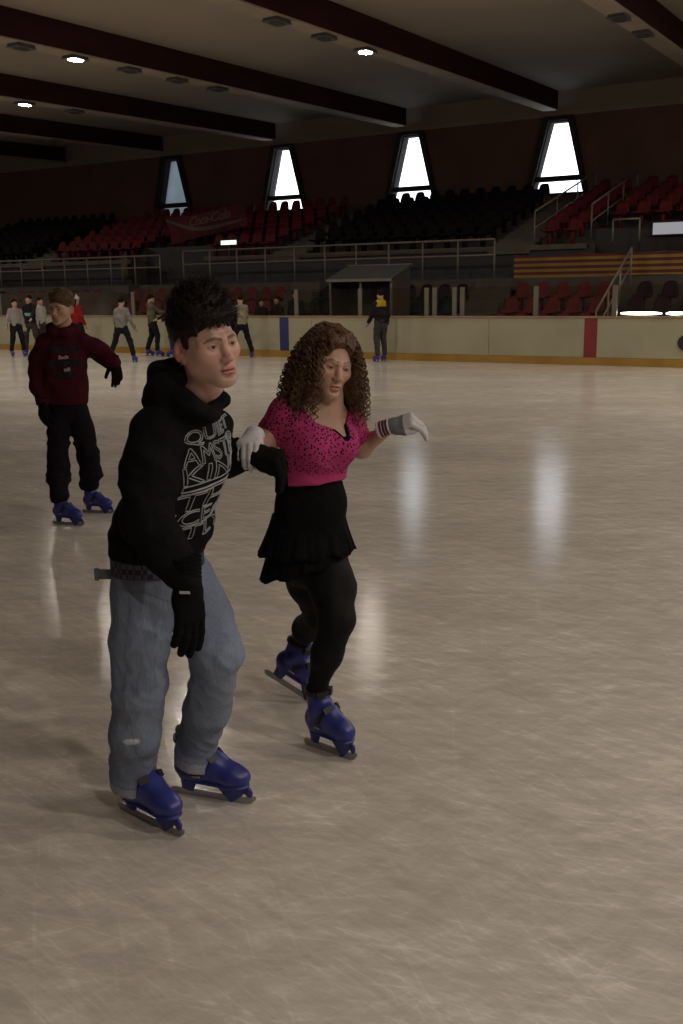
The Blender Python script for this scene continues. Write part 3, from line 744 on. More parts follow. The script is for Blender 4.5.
def eyes(parent, M, look=(0, 1, 0), close=0.0):
    M3 = M.to_3x3()
    for s in (-1, 1):
        m = MB(); n, r = 14, .0122
        ly = Vector(look).normalized(); bx = ly.orthogonal().normalized(); by = ly.cross(bx)
        for j in range(13):
            a = PI*j/12
            for i in range(n): t = 2*PI*i/n; m.v.append(tuple((ly*math.cos(a)+(bx*math.cos(t)+by*math.sin(t))*math.sin(a))*r))
        for j in range(12):
            for i in range(n): m.f.append((j*n+i, j*n+(i+1) % n, (j+1)*n+(i+1) % n, (j+1)*n+i)); m.mi.append(1 if j < 2 else 0)
        o = m.build('eye', [EYEW, IRIS], parent, smooth=True); o.matrix_local = M @ Matrix.Translation((s*.032, .0755, -.001))
def hand_sdf(side, curl, thumb=(.5, .3), glove=.0012, spread=.10, st=.0024, cuff=.055):
    S = uniform((-.085, -.085, -.135), (.085, .205, .06), st); g = glove
    S.seg((0, .010, 0), (0, .080, .001), (.030+g, .0165+g), (.0395+g, .0140+g), .012, side=(1, 0, 0))
    S.ell((side*.024, .030, -.010), (.019+g, .030, .015+g), .012)
    S.ell((-side*.024, .035, -.009), (.014+g, .032, .013+g), .012)
    fx = (.0295, .0100, -.0105, -.0290); fl = ((.043, .026, .023), (.047, .030, .024), (.043, .028, .024), (.034, .021, .021)); fy = (.083, .088, .084, .075)
    for i in range(4):
        p = Vector((side*fx[i], fy[i], 0)); a = 0.0; sp = side*spread*(1.2-.8*i)
        pts = [p+Vector((0, -.03, 0)), p]; rs = [.0100+g, .0098+g-.0008*(i == 3)]
        for j in range(3):
            a += curl[i][j]; d = Vector((sp*math.cos(a), math.cos(a), -math.sin(a))); p = p+d.normalized()*fl[i][j]; pts.append(p); rs.append((.0092, .0084, .0074)[j]+g-.0008*(i == 3))
        S.chain(pts, rs, .0035)
    t0 = Vector((side*.026, .018, -.008)); t1 = t0+Vector((side*.030*math.cos(thumb[1]), .026, -.030*math.sin(thumb[1])))
    t2 = t1+Vector((side*.020*math.cos(thumb[0]), .024, -.014)); t3 = t2+Vector((side*.006, .024, -.012*(1+thumb[0])))
    if thumb[0] > 1.2: t1, t2, t3 = Vector((side*.034, .046, -.020)), Vector((side*.031, .074, -.029)), Vector((side*.024, .096, -.034))
    S.chain([t0, t1, t2, t3], [.0145+g, .0120+g, .0102+g, .0088+g], .006)
    if cuff: S.seg((0, -cuff, 0), (0, .012, 0), (.0335+g, .0285+g), (.0310+g, .0235+g), .012, side=(1, 0, 0)); S.cut((0, -cuff, 0), (0, -1, 0))
    return S
RELAX = [(.25, .35, .25), (.32, .42, .3), (.38, .46, .3), (.45, .5, .3)]
def glove(parent, M, side, curl, m, label=None, **k):
    V, Q = hand_sdf(side, curl, **k).mesh(); nr = vnormals(V, Q)
    V = V+nr*(.0011*np.sin(V[:, 1]*620)*np.clip((.004-V[:, 1])/.006, 0, 1))[:, None]     # ribbed cuff
    o = npmesh('glove', V, Q, m, parent); o.matrix_local = M
    if label: o['label'] = label
    return o
SK = {}
def skate_meshes():
    S = uniform((-.09, -.12, -.01), (.09, .26, .30), .0032)
    S.seg((0, .006, .105), (0, -.004, .250), (.040, .050), (.047, .056), .03, side=(1, 0, 0))
    S.seg((0, -.012, .104), (0, .145, .098), (.036, .036), (.043, .034), .03, side=(1, 0, 0))
    S.ell((0, .168, .099), (.043, .052, .036), .02)
    S.chain([(0, .030, .175), (0, .085, .140), (0, .150, .116)], [.040, .039, .030], .03)
    S.ell((0, -.045, .115), (.030, .026, .035), .02)
    for s in (-1, 1): S.ell((s*.040, .0, .150), (.012, .020, .020), .02)                # ankle bones
    S.cut((0, 0, .070), (0, 0, -1), .006); S.cut((0, 0, .248), (0, -.10, 1), .004)
    S.seg((0, -.02, .070), (0, .15, .070), (.037, .0055), (.043, .0055), .003, side=(1, 0, 0)); S.ell((0, .165, .070), (.043, .050, .006), .004)
    S.chain([(0, -.020, .074), (0, -.020, .050), (0, -.024, .026)], [(.026, .034), (.014, .026), (.008, .026)], .012, side=(1, 0, 0))
    S.chain([(0, .135, .074), (0, .150, .050), (0, .172, .026)], [(.030, .046), (.015, .042), (.008, .044)], .012, side=(1, 0, 0))
    S.ell((0, .215, .043), (.009, .014, .018), .012)
    V, Q = S.mesh(); o = npmesh('boot', V, Q, BOOT); SK['boot'] = o.data; bpy.data.objects.remove(o)
    m = MB(); pr = [(-.092, .012), (-.084, .002), (-.07, .0), (.19, .0), (.222, .006), (.240, .022), (.240, .034), (.228, .034), (.20, .027), (-.075, .027), (-.092, .020)]
    m.prism([(y, z) for y, z in pr], 0, -.0022, .0022); o = m.build('blade', STEEL); SK['blade'] = o.data; bpy.data.objects.remove(o)
    def strap(c, tilt, rx, ry, w):
        m = MB(); n = 28; vs = []
        for rr in (0, .006):
            for h in (-w/2, w/2):
                for k in range(n):
                    a = 2*PI*k/n; p = Vector(((rx+rr)*math.cos(a), (ry+rr)*math.sin(a), h)); vs.append(Matrix.Rotation(tilt, 3, 'X') @ p+Vector(c))
        fs = []
        for k in range(n):
            q = (k+1) % n; fs += [(k, q, n+q, n+k), (2*n+q, 2*n+k, 3*n+k, 3*n+q), (k, 2*n+k, 2*n+q, q), (n+k, n+q, 3*n+q, 3*n+k)]
        m.add(vs, fs); R = Matrix.Translation(Vector(c)) @ Matrix.Rotation(tilt, 4, 'X'); b = Matrix.Translation((rx*.62, ry*.86, 0)) @ Matrix.Rotation(math.radians(-32), 4, 'Z')
        m.box((-.018, -.006, -w*.75), (.018, .012, w*.75), M=R @ b); b = Matrix.Translation((-rx*.62, ry*.86, 0)) @ Matrix.Rotation(math.radians(32), 4, 'Z')
        m.box((-.018, -.006, -w*.75), (.018, .012, w*.75), M=R @ b)
        o = m.build('strap', STRAPM, smooth=False); d = o.data; bpy.data.objects.remove(o); return d
    SK['strap'] = [strap((0, -.003, .222), 0, .0475, .0585, .016), strap((0, .052, .136), math.radians(42), .0455, .058, .016)]
    S = uniform((-.08, -.09, .21), (.08, .09, .30), .0032); S.seg((0, -.005, .235), (0, -.007, .266), (.042, .051), (.043, .052), .01, side=(1, 0, 0)); S.cut((0, 0, .268), (0, -.1, 1), .008); S.cut((0, 0, .236), (0, 0, -1))
    V, Q = S.mesh(); V = smoothv(V, Q, 1); o = npmesh('liner_cuff', V, Q, LINER); SK['liner'] = o.data; bpy.data.objects.remove(o)
    m = MB(); 
    for s in (-1, 1): m.box((s*.0475-.002, .020, .098), (s*.0475+.002, .050, .103), M=Matrix.Rotation(.5*s*0, 4, 'X'))
    m2 = mat('worn_yellow', (.42, .34, .12)); o = m.build('yellow_mark', m2); SK['mark'] = o.data; bpy.data.objects.remove(o)
skate_meshes()
def skate(parent, M, full=True):
    o = bpy.data.objects.new('ice_skate', SK['boot']); COL.objects.link(o); o.parent = parent; o.matrix_local = M
    def sub(n, d, lab=None):
        c = bpy.data.objects.new(n, d); COL.objects.link(c); c.parent = o
        if lab: c['label'] = lab
    sub('blade', SK['blade'], 'steel blade')
    if full:
        for d in SK['strap']: sub('strap', d, 'black strap with buckle')
        sub('liner_cuff', SK['liner'], 'grey liner cuff'); sub('side_mark', SK['mark'], 'small worn yellow mark')
    return o
def foot(heel, toe, s=1.0, z=0.0, roll=0.0, pitch=0.0):   # skate frame from two points on the ice under heel and toe
    h, t = Vector((*heel, z)), Vector((*toe, z)); y = (t-h).normalized()
    o = h+y*.085*s
    R = Matrix.Rotation(roll, 3, y) if roll else Matrix.Identity(3)
    return frame(o, y, R @ Vector((0, 0, 1)), s) @ Matrix.Rotation(pitch, 4, 'X')
def ankle(M): return np.array((M @ Vector((0, -.003, .235)))[:])
def heelp(M): return np.array((M @ Vector((0, .0, .13)))[:])
def toep(M): return np.array((M @ Vector((0, .14, .10)))[:])
# ------------------------------------------------------------------ helpers for dressed figures
from mathutils.bvhtree import BVHTree
def person(U, D, label, group=None):
    r = empty('person', view(U, D), YAW); tag(r, label, 'person', group); return r
def head_frame(o, yaw, pitch=0, roll=0, s=1.0):     # yaw from facing the lens side towards its right; roll > 0 tips the crown right
    a, p, q = map(math.radians, (yaw, pitch, roll))
    y = Vector((math.sin(a)*math.cos(p), -math.cos(a)*math.cos(p), -math.sin(p)))
    side = Vector((math.cos(a), math.sin(a), 0)); u = side.cross(y)*-1
    if u.z < 0: u = -u
    return frame(o, y, u*math.cos(q)+side*math.sin(q), s)
def strands(mb, roots, dirs, L, r, droop=0.0, curl=.0, seg=4, n=3):
    for p, d in zip(roots, dirs):
        p, d = Vector(p), Vector(d); l = L*random.uniform(.6, 1.2); pts = [p]; j = Vector((random.gauss(0, 1), random.gauss(0, 1), random.gauss(0, 1)))*curl
        for k in range(seg): d = (d+j+Vector((0, 0, -droop))).normalized(); pts.append(pts[-1]+d*l/seg)
        mb.tube(pts, [r*(1-k/(seg+.3)) for k in range(seg+1)], n, caps=False)
def add_tri(V, Q, mb):      # merge a quad surface with strands made of quads
    v2 = np.array(mb.v); q2 = np.array([f for f in mb.f if len(f) == 4], dtype=np.int64)+len(V)
    return np.concatenate([V, v2]), np.concatenate([Q, q2])
def text_print(parent, lines, bvh, o, right, down, width, back, m, r=.0011, name='chest_print', fill=False, gap=.004):
    """block letters on cloth: outlines of the letters laid over the surface found along 'back'"""
    o, right, down, back = Vector(o), Vector(right).normalized(), Vector(down).normalized(), Vector(back).normalized()
    mb = MB(); y = 0.0
    for txt, h, x0, x1 in lines:
        if txt == '-':
            polys = [[(0, 0), (1, 0), (1, 1), (0, 1)]]
        else:
            cu = bpy.data.curves.new('t', 'FONT'); cu.body = txt; cu.fill_mode = 'NONE'; cu.resolution_u = 3; cu.space_character = .95; cu.offset = .035
            to = bpy.data.objects.new('t', cu); COL.objects.link(to); bpy.context.view_layer.update()
            me = bpy.data.meshes.new_from_object(to.evaluated_get(bpy.context.evaluated_depsgraph_get()))
            vs = [v.co.copy() for v in me.vertices]; adj = {i: [] for i in range(len(vs))}
            for e in me.edges: adj[e.vertices[0]].append(e.vertices[1]); adj[e.vertices[1]].append(e.vertices[0])
            polys = []; seen = set()
            for i in range(len(vs)):
                if i in seen: continue
                lp = [i]; seen.add(i); cur = i
                while True:
                    nx = [q for q in adj[cur] if q not in seen]
                    if not nx: break
                    cur = nx[0]; seen.add(cur); lp.append(cur)
                polys.append([(vs[k].x, vs[k].y) for k in lp])
            bpy.data.objects.remove(to); bpy.data.curves.remove(cu); bpy.data.meshes.remove(me)
            xs = [p[0] for q in polys for p in q]; ys = [p[1] for q in polys for p in q]
            a, b, c, d = min(xs), max(xs), min(ys), max(ys)
            polys = [[((px-a)/(b-a), (py-c)/(d-c)) for px, py in q] for q in polys]
        for q in polys:
            pts = []
            m_ = len(q)
            for k in range(m_):
                p0, p1 = q[k], q[(k+1) % m_]
                ln = math.hypot((p1[0]-p0[0])*(x1-x0)*width, (p1[1]-p0[1])*h); ns = max(1, int(ln/.008))
                for t in range(ns):
                    u, w_ = p0[0]+(p1[0]-p0[0])*t/ns, p0[1]+(p1[1]-p0[1])*t/ns
                    P = o+right*((x0+(x1-x0)*u)*width)+down*(y+h*(1-w_))-back*.5
                    hit = bvh.ray_cast(P, back)
                    if hit[0] is not None and hit[1].dot(back) < -.12: pts.append(hit[0]+hit[1]*r*.5)
                    else: pts.append(None)
            run = []
            for p in pts+[pts[0]]:
                if p is None or (run and (p-run[-1]).length > .03):
                    if len(run) > 1: mb.tube(run, r, 4)
                    run = [] if p is None else [p]
                elif not run or (p-run[-1]).length > 1e-5: run.append(p)
            if len(run) > 1: mb.tube(run, r, 4)
        y += h+gap
    return mb.build(name, m, parent)
def bvh_of(o): return BVHTree.FromPolygons([v.co.copy() for v in o.data.vertices], [tuple(p.vertices) for p in o.data.polygons])

def calm(V, Q, M, r=.135):      # even out the coarser body surface away from the head
    W = smoothv(V, Q, 4, .6); d = np.linalg.norm(V-vec(M.translation), axis=1); w = np.clip((d-r)/.05, 0, 1)[:, None]
    return V*(1-w)+W*w
# ================================================================== person in the black hoodie
def build_boy():
    root = person(-.53, 3.05, 'person in a black hoodie with white lettering and faded blue jeans')
    F, L = Vector((.85, -.52, 0)).normalized(), Vector((.52, .85, 0)).normalized()
    HM = head_frame((.149, -.150, 1.556), 40, 0, -8, 1.01); HH = head_frame((.147, -.148, 1.560), 40, 0, -8, 1.055)
    FR = foot((-.232, .035), (.026, -.180), 1.0); FL = foot((-.070, .143), (.232, .038), .97)
    sh, ch, wa, pe = (.055, -.055, 1.325), (.045, -.050, 1.20), (-.02, -.012, 1.00), (-.052, .0, .82)
    Rs, Re, Rw = (-.010, -.175, 1.305), (-.036, -.240, 1.062), (.092, -.325, .888)
    Ls, Le, Lw = (.122, .095, 1.280), (.062, .270, 1.130), (.262, .100, 1.197)
    Rh, Rk, Ra = (-.095, -.050, .800), (-.108, -.120, .50), ankle(FR); Lh, Lk, La = (.022, .075, .780), (.132, -.060, .585), ankle(FL)
    # body: one continuous surface, finest at the face
    h = HM.translation
    S = SDF(axis(-.36, .46, .009, (h.x-.11, h.x+.14), .0022), axis(-.48, .46, .009, (h.y-.15, h.y+.10), .0022), axis(.06, 1.76, .010, (h.z-.15, h.z+.13), .0022))
    S.seg(pe, wa, (.135, .10), (.125, .09), .04, L); S.seg(wa, ch, (.125, .09), (.145, .10), .04, L); S.seg(ch, sh, (.145, .10), (.15, .07), .04, L)
    S.seg((.062, -.062, 1.33), (.125, -.110, 1.45), .055, .052, .05)
    for a, b, c in ((Rs, Re, Rw), (Ls, Le, Lw)): S.chain([a, b, c], [.048, .036, .026], .04)
    for a, b, c, fm in ((Rh, Rk, Ra, FR), (Lh, Lk, La, FL)):
        S.chain([a, b, c, heelp(fm), toep(fm)], [.075, .052, .036, .028, .022], .03)
    head_prims(S, HM)
    V, Q = S.mesh(); T = face_tint(V, HM, (.88, .62, .64), .9, (.26, .20, .18), stub=(.86, .84, .84))
    body = npmesh('body', calm(V, Q, HM), Q, SKIN_B, root, T)
    eyes(root, HM, (.02, 1, -.02))
    st = MB(); p = HM @ Vector((.0835, -.006, -.043)); st.tube([p+Vector((0, -.002, 0)), p+Vector((-.002, -.008, 0))], .0042, 8)
    tag(st.build('ear_stud', mat('stud_silver', (.8, .8, .82), rough=.15, metal=1.0), root), 'small bright ear stud')
    # hair
    S = SDF(*[axis(c-.17, c+.19, .0030) for c in h]); S.M = HH
    S.ell((0, -.020, .050), (.082, .103, .084), .01); S.ell((.0, .0, .096), (.056, .074, .064), .04)
    S.ell((0, .105, -.01), (.083, .080, .066), .012, mode='sub'); S.cut((0, -.02, -.055), (0, .45, -1), .01)
    for s in (-1, 1): S.ell((s*.085, .004, -.034), (.036, .056, .062), .010, mode='sub')
    r_ = np.random.default_rng(11)
    for k in range(230):
        a = r_.uniform(0, 2*PI); e = r_.uniform(.15, 1.0)
        d = Vector((math.cos(a)*math.sqrt(1-e*e), math.sin(a)*math.sqrt(1-e*e), e)); p = Vector((d.x*.070, d.y*.090-.014, d.z*.072+.066))
        t = (d*.45+Vector((0, .45, .55*e))).normalized(); q = p+t*r_.uniform(.022, .040)*(.55+.6*e)
        S.seg(p, q, .0075, .0020, .004)
    for k in range(34):       # fringe combed down onto the forehead
        x = -.064+.128*(k+.5)/34+r_.normal(0, .003); y0 = .088*math.sqrt(max(0, 1-(x/.082)**2))
        p = Vector((x, y0-.030, .105)); q = Vector((x*1.02, y0+.005, .074)); t = Vector((x*1.05+r_.normal(0, .005), y0+.006, .044+r_.uniform(-.004, .014)+.06*max(0, abs(x)-.045)))
        S.chain([p, q, t], [.012, .0085, .002], .004)
    for s in (-1, 1):
        for k in range(14): # temples
            y = .055-.075*k/14; x = s*(.0755*math.sqrt(max(0, 1-((y+.018)/.11)**2))+.004)
            S.chain([(x*.95, y, .075), (x*1.03, y+.004, .045), (x*1.0, y+.006, .030+r_.uniform(-.008, .006)-.030*(k > 5)*(k < 10))], [.012, .008, .002], .004)
    S.M = None
    V, Q = S.mesh(); nr = vnormals(V, Q); mb = MB(); ids = r_.choice(len(V), 2200, replace=False); R3 = np.array(HM.to_3x3())
    loc = (V[ids]-vec(h))@np.array(HM.to_3x3())/1.1
    ok = ids[(loc[:, 2] > .055)]
    strands(mb, V[ok], nr[ok]*.35+R3@vec((0, .55, .45)), .026, .0010, .05, .08)
    V, Q = add_tri(V, Q, mb); npmesh('hair', V, Q, HAIR_B, root)
    # hoodie
    S = uniform((-.38, -.46, .78), (.42, .46, 1.58), .0055)
    S.seg((-.050, .0, .85), (-.045, -.002, .94), (.158, .124), (.160, .126), .02, L); S.seg((-.045, -.002, .94), wa, (.160, .126), (.158, .120), .04, L)
    S.seg(wa, ch, (.158, .120), (.165, .118), .05, L); S.seg(ch, (.055, -.055, 1.315), (.165, .118), (.150, .088), .05, L)
    S.chain([Rs, (-.030, -.212, 1.18), Re, (.020, -.285, .985), (.082, -.320, .910)], [.070, .067, .062, .056, .047], .045)
    S.chain([Ls, Le, (.16, .19, 1.165), (.235, .122, 1.19)], [.070, .062, .055, .047], .04)
    ring = [(.0, -.005, 1.445), (.024, -.160, 1.432), (.088, -.195, 1.400), (.146, -.172, 1.352), (.176, -.100, 1.388), (.145, .010, 1.425), (.0, -.005, 1.445)]
    S.chain(ring, [.044, .034, .025, .018, .023, .032, .044], .022)
    S.seg((.06, -.07, 1.478), (-.012, -.030, 1.468), .038, .034, .012); S.seg((.06, -.14, 1.455), (-.005, -.070, 1.462), .032, .030, .012)
    S.seg((.05, -.06, 1.41), (-.022, -.045, 1.398), .05, .040, .014); S.seg((.04, -.15, 1.395), (-.020, -.100, 1.392), .045, .034, .016)
    S.cut((-.05, 0, .900), (-.06, .0, -1), .012, ((-.3, -.26, .7), (.15, .3, .965)))
    V, Q = S.mesh(); nr = vnormals(V, Q)
    cuffm = near(V, Rw, .05)+near(V, Lw, .05)
    d = .0075*ridge(V, 3.2, (1, 1, 1.6), 1)*(.35+near(V, Re, .14)+near(V, (-.03, 0, .95), .16)+.6*near(V, (.0, -.1, 1.2), .2)+near(V, Le, .12))
    d += .0035*wob(V, 9, (1, 1, 1.3), 2); V = V+nr*d[:, None]
    hoodie = npmesh('hoodie', V, Q, BLACKC, root)
    PR = mat('print_grey', (.36, .37, .38), (.26, .27, .28), .8, 30)
    lean = Vector((.16, -.09, 1)).normalized(); rgt = (L*1.0+Vector((0, 0, .10))); bk = -F
    o = Vector((.100, -.075, 1.300))+F*.05-L*.118
    text_print(hoodie, [('QUIET', .046, .06, .97), ('AMSTER', .052, .02, 1), ('KING', .052, 0, 1), ('-', .016, 0, 1), ('-', .008, .03, .96), ('THE', .056, 0, 1), ('ICEAL', .048, 0, 1), ('TLY', .044, .14, .9)], bvh_of(hoodie), o, rgt, -lean, .285, bk, PR, .0019, gap=.0030)
    # jeans
    S = uniform((-.34, -.30, .06), (.36, .32, .90), .005)
    S.seg((-.05, .0, .875), (-.052, .0, .785), (.152, .118), (.158, .126), .04, L)
    S.chain([Rh, (-.104, -.095, .64), Rk, (-.136, -.090, .33), (-.163, -.035, .195)], [.098, .089, .080, .077, .072], .03)
    S.chain([Lh, (.082, .012, .68), Lk, (.080, .025, .36), (.026, .105, .200)], [.098, .089, .080, .072, .067], .03)
    hems = []
    for top, bot, r in (((-.160, -.045, .22), (-.168, -.016, .120), .072), ((.036, .098, .22), (.015, .112, .125), .066)):
        t = unit(vec(top)-vec(bot)); S.seg(top, bot, r, r*.98, .01); b = vec(bot)
        S.seg(b+t*.034, b+t*.006, r+.007, r+.006, .003); S.cut(b, -t, .004, (b-.13, b+.13-vec((0, 0, .075)))); hems.append((b, t))
    S.cut((-.05, 0, .898), (-.05, 0, 1), .004)
    V, Q = S.mesh(); nr = vnormals(V, Q)
    wgt = .35+near(V, Rk, .15)+near(V, Lk, .15)+1.3*near(V, (-.16, -.03, .24), .10)+1.3*near(V, (.03, .10, .24), .10)+.8*near(V, (-.04, -.05, .74), .12)
    d = .0030*ridge(V, 3.6, (1.3, 1.3, 1.5), 5)*wgt+.0022*wob(V, 9, (1, 1, 1.2), 3)+.0020*ridge(V, 8, (1.2, 1.2, 1.6), 2)*wgt
    hm = np.zeros(len(V))
    for b, t in hems: q = (V-b)@t; hm = np.maximum(hm, ((q < .042) & (np.linalg.norm(V-b, axis=1) < .13)).astype(float))
    d *= 1-.6*hm; V = V+nr*d[:, None]
    T = np.ones((len(V), 3)); T *= (1+.75*hm)[:, None]*vec((1.08, .98, .86))**hm[:, None]
    T *= (1+.22*near(V, (-.10, -.20, .62), .12)+.20*near(V, (.20, -.10, .56), .10)-.06)[:, None]
    def patch(T, c, rx, rz, col):
        e = ((V[:, 0]-c[0])/rx)**2+((V[:, 2]-c[2])/rz)**2+.25*wob(V, 40, (1, 1, 1), 1); w_ = (np.clip((1-e)*3, 0, 1)*(V[:, 1] < c[1]+.12))[:, None]
        return T*(1-w_)+vec(col)*w_
    T = patch(T, (.205, -.10, .742), .026, .030, (2.3, 2.1, 1.75)); T = patch(T, (.208, -.10, .745), .011, .014, (.25, .22, .2))
    T = patch(T, (-.132, -.18, .342), .028, .011, (2.4, 2.3, 1.85))
    # seams and pocket edge: darker stitched lines
    for y0 in (0,):
        s = np.abs((V-vec(Rk))@vec(unit((.85, -.52, 0)))-.015)
        T *= (1-.22*np.clip(1-s/.006, 0, 1)*(V[:, 0] < -.02)*(V[:, 1] < -.02)*(V[:, 2] < .80))[:, None]
    pc = np.abs(V[:, 2]-(.82-.9*np.maximum(V[:, 0]+.08, 0)**1.2+.3*np.maximum(-.12-V[:, 0], 0))); T *= (1-.30*np.clip(1-pc/.006, 0, 1)*(V[:, 0] < .0)*(V[:, 0] > -.16)*(V[:, 1] < -.03))[:, None]
    npmesh('jeans', V, Q, DENIM, root, T)
    # belt
    def checks():
        m, nt, b = new_mat('belt_checks'); b.inputs['Roughness'].default_value = .6
        tc = N(nt, 'ShaderNodeTexCoord'); mp = N(nt, 'ShaderNodeMapping'); mp.inputs['Rotation'].default_value = (0, 0, -.55); nt.links.new(tc.outputs['Object'], mp.inputs[0])
        c = N(nt, 'ShaderNodeTexChecker'); c.inputs['Scale'].default_value = 62; c.inputs[1].default_value = (.055, .065, .12, 1); c.inputs[2].default_value = (.008, .008, .012, 1)
        nt.links.new(mp.outputs[0], c.inputs[0]); nt.links.new(c.outputs[0], b.inputs['Base Color']); return m
    m = MB(); n = 60; vs = []
    for rr, z in ((0, -.026), (0, .026), (.007, .026), (.007, -.026)):
        for k in range(n):
            a = 2*PI*k/n; p = Vector((-.051, 0, .880))+L*(math.cos(a)*(.158+rr))+F*(math.sin(a)*(.123+rr)); p.z += z; vs.append(p)
    for j in range(4): m.f += [(j*n+k, j*n+(k+1) % n, ((j+1) % 4)*n+(k+1) % n, ((j+1) % 4)*n+k) for k in range(n)]
    m.v = [tuple(v) for v in vs]; m.mi = [0]*len(m.f); bl = m.build('belt', checks(), root)
    t = MB(); t.box((-.228, -.075, .836), (-.170, -.066, .868)); t.box((-.236, -.078, .833), (-.222, -.063, .871)); t.build('belt_end', mat('belt_end_grey', (.11, .13, .15)), bl, bevel=.002)
    # gloves and skates
    glove(root, frame(Rw, (.0, .03, -1), (.70, -.72, 0), 1.20), -1, [(.12, .16, .1), (.14, .18, .1), (.16, .18, .1), (.18, .2, .12)], BLACKG, 'black knitted glove hanging by the thigh', glove=.003, cuff=.07, thumb=(1.45, 1.2), spread=.04)
    gl = glove(root, frame((.252, .100, 1.199), (.88, -.30, -.16), (.16, -.35, 1), 1.08), 1, [(1.22, .3, .15), (1.3, .35, .2), (1.35, .35, .2), (1.4, .4, .2)], BLACKG, 'black knitted glove drooping at the end of the outstretched arm', glove=.004, cuff=.065, thumb=(1.4, 1.3), spread=.05)
    sw = MB(); sw.box((-.014, -.012, .0), (.016, -.004, .003)); s_ = sw.build('glove_tag', mat('tag_grey', (.5, .5, .5)), root, bevel=.001)
    s_.matrix_local = frame((.092, -.380, .876), (0, .05, -1), (-.1, -1, 0))
    skate(root, FR); skate(root, FL)
    return root
boy = build_boy()
# ================================================================== person in the pink top
def dots_mat():
    m, nt, b = new_mat('pink_dotted_jersey'); b.inputs['Roughness'].default_value = .85; b.inputs['Specular IOR Level'].default_value = .15
    tc = N(nt, 'ShaderNodeTexCoord'); vo = N(nt, 'ShaderNodeTexVoronoi'); vo.inputs['Scale'].default_value = 92; vo.inputs['Randomness'].default_value = .8
    nt.links.new(tc.outputs['Object'], vo.inputs[0])
    lt = N(nt, 'ShaderNodeMath', operation='LESS_THAN'); lt.inputs[1].default_value = .34; nt.links.new(vo.outputs[0], lt.inputs[0])
    at = N(nt, 'ShaderNodeAttribute'); at.attribute_name = 'tint'; mu = N(nt, 'ShaderNodeMath', operation='MULTIPLY')
    nt.links.new(lt.outputs[0], mu.inputs[0]); nt.links.new(at.outputs[2], mu.inputs[1])
    no = N(nt, 'ShaderNodeTexNoise'); no.inputs['Scale'].default_value = 7; nt.links.new(tc.outputs['Object'], no.inputs[0])
    r = ramp(nt, no.outputs[0], [(.3, (.39, .040, .150)), (.7, (.48, .052, .185))])
    mx = N(nt, 'ShaderNodeMix', data_type='RGBA'); nt.links.new(mu.outputs[0], mx.inputs[0]); nt.links.new(r.outputs[0], mx.inputs[6]); mx.inputs[7].default_value = (.022, .006, .014, 1)
    nt.links.new(mx.outputs[2], b.inputs['Base Color']); return m
def stripe_glove():
    m, nt, b = new_mat('white_glove_striped'); b.inputs['Roughness'].default_value = .9
    tc = N(nt, 'ShaderNodeTexCoord'); sx = N(nt, 'ShaderNodeSeparateXYZ'); nt.links.new(tc.outputs['Object'], sx.inputs[0])
    mr = N(nt, 'ShaderNodeMapRange'); mr.inputs[1].default_value = -.06; mr.inputs[2].default_value = .10; nt.links.new(sx.outputs[1], mr.inputs[0])
    W, K, P, G = (.58, .56, .58), (.02, .018, .022), (.50, .16, .24), (.16, .165, .18)
    q = lambda y: (y+.06)/.16
    r = ramp(nt, mr.outputs[0], [(0, W), (q(-.046), P), (q(-.041), K), (q(-.034), W), (q(-.030), K), (q(-.022), P), (q(-.018), K), (q(-.010), W), (q(-.003), G), (q(.052), W)]); r.color_ramp.interpolation = 'CONSTANT'
    nt.links.new(r.outputs[0], b.inputs['Base Color']); return m
WHITEG = mat('white_glove', (.60, .58, .60), (.52, .50, .52), .9, 90, bump=.2, spec=.1)
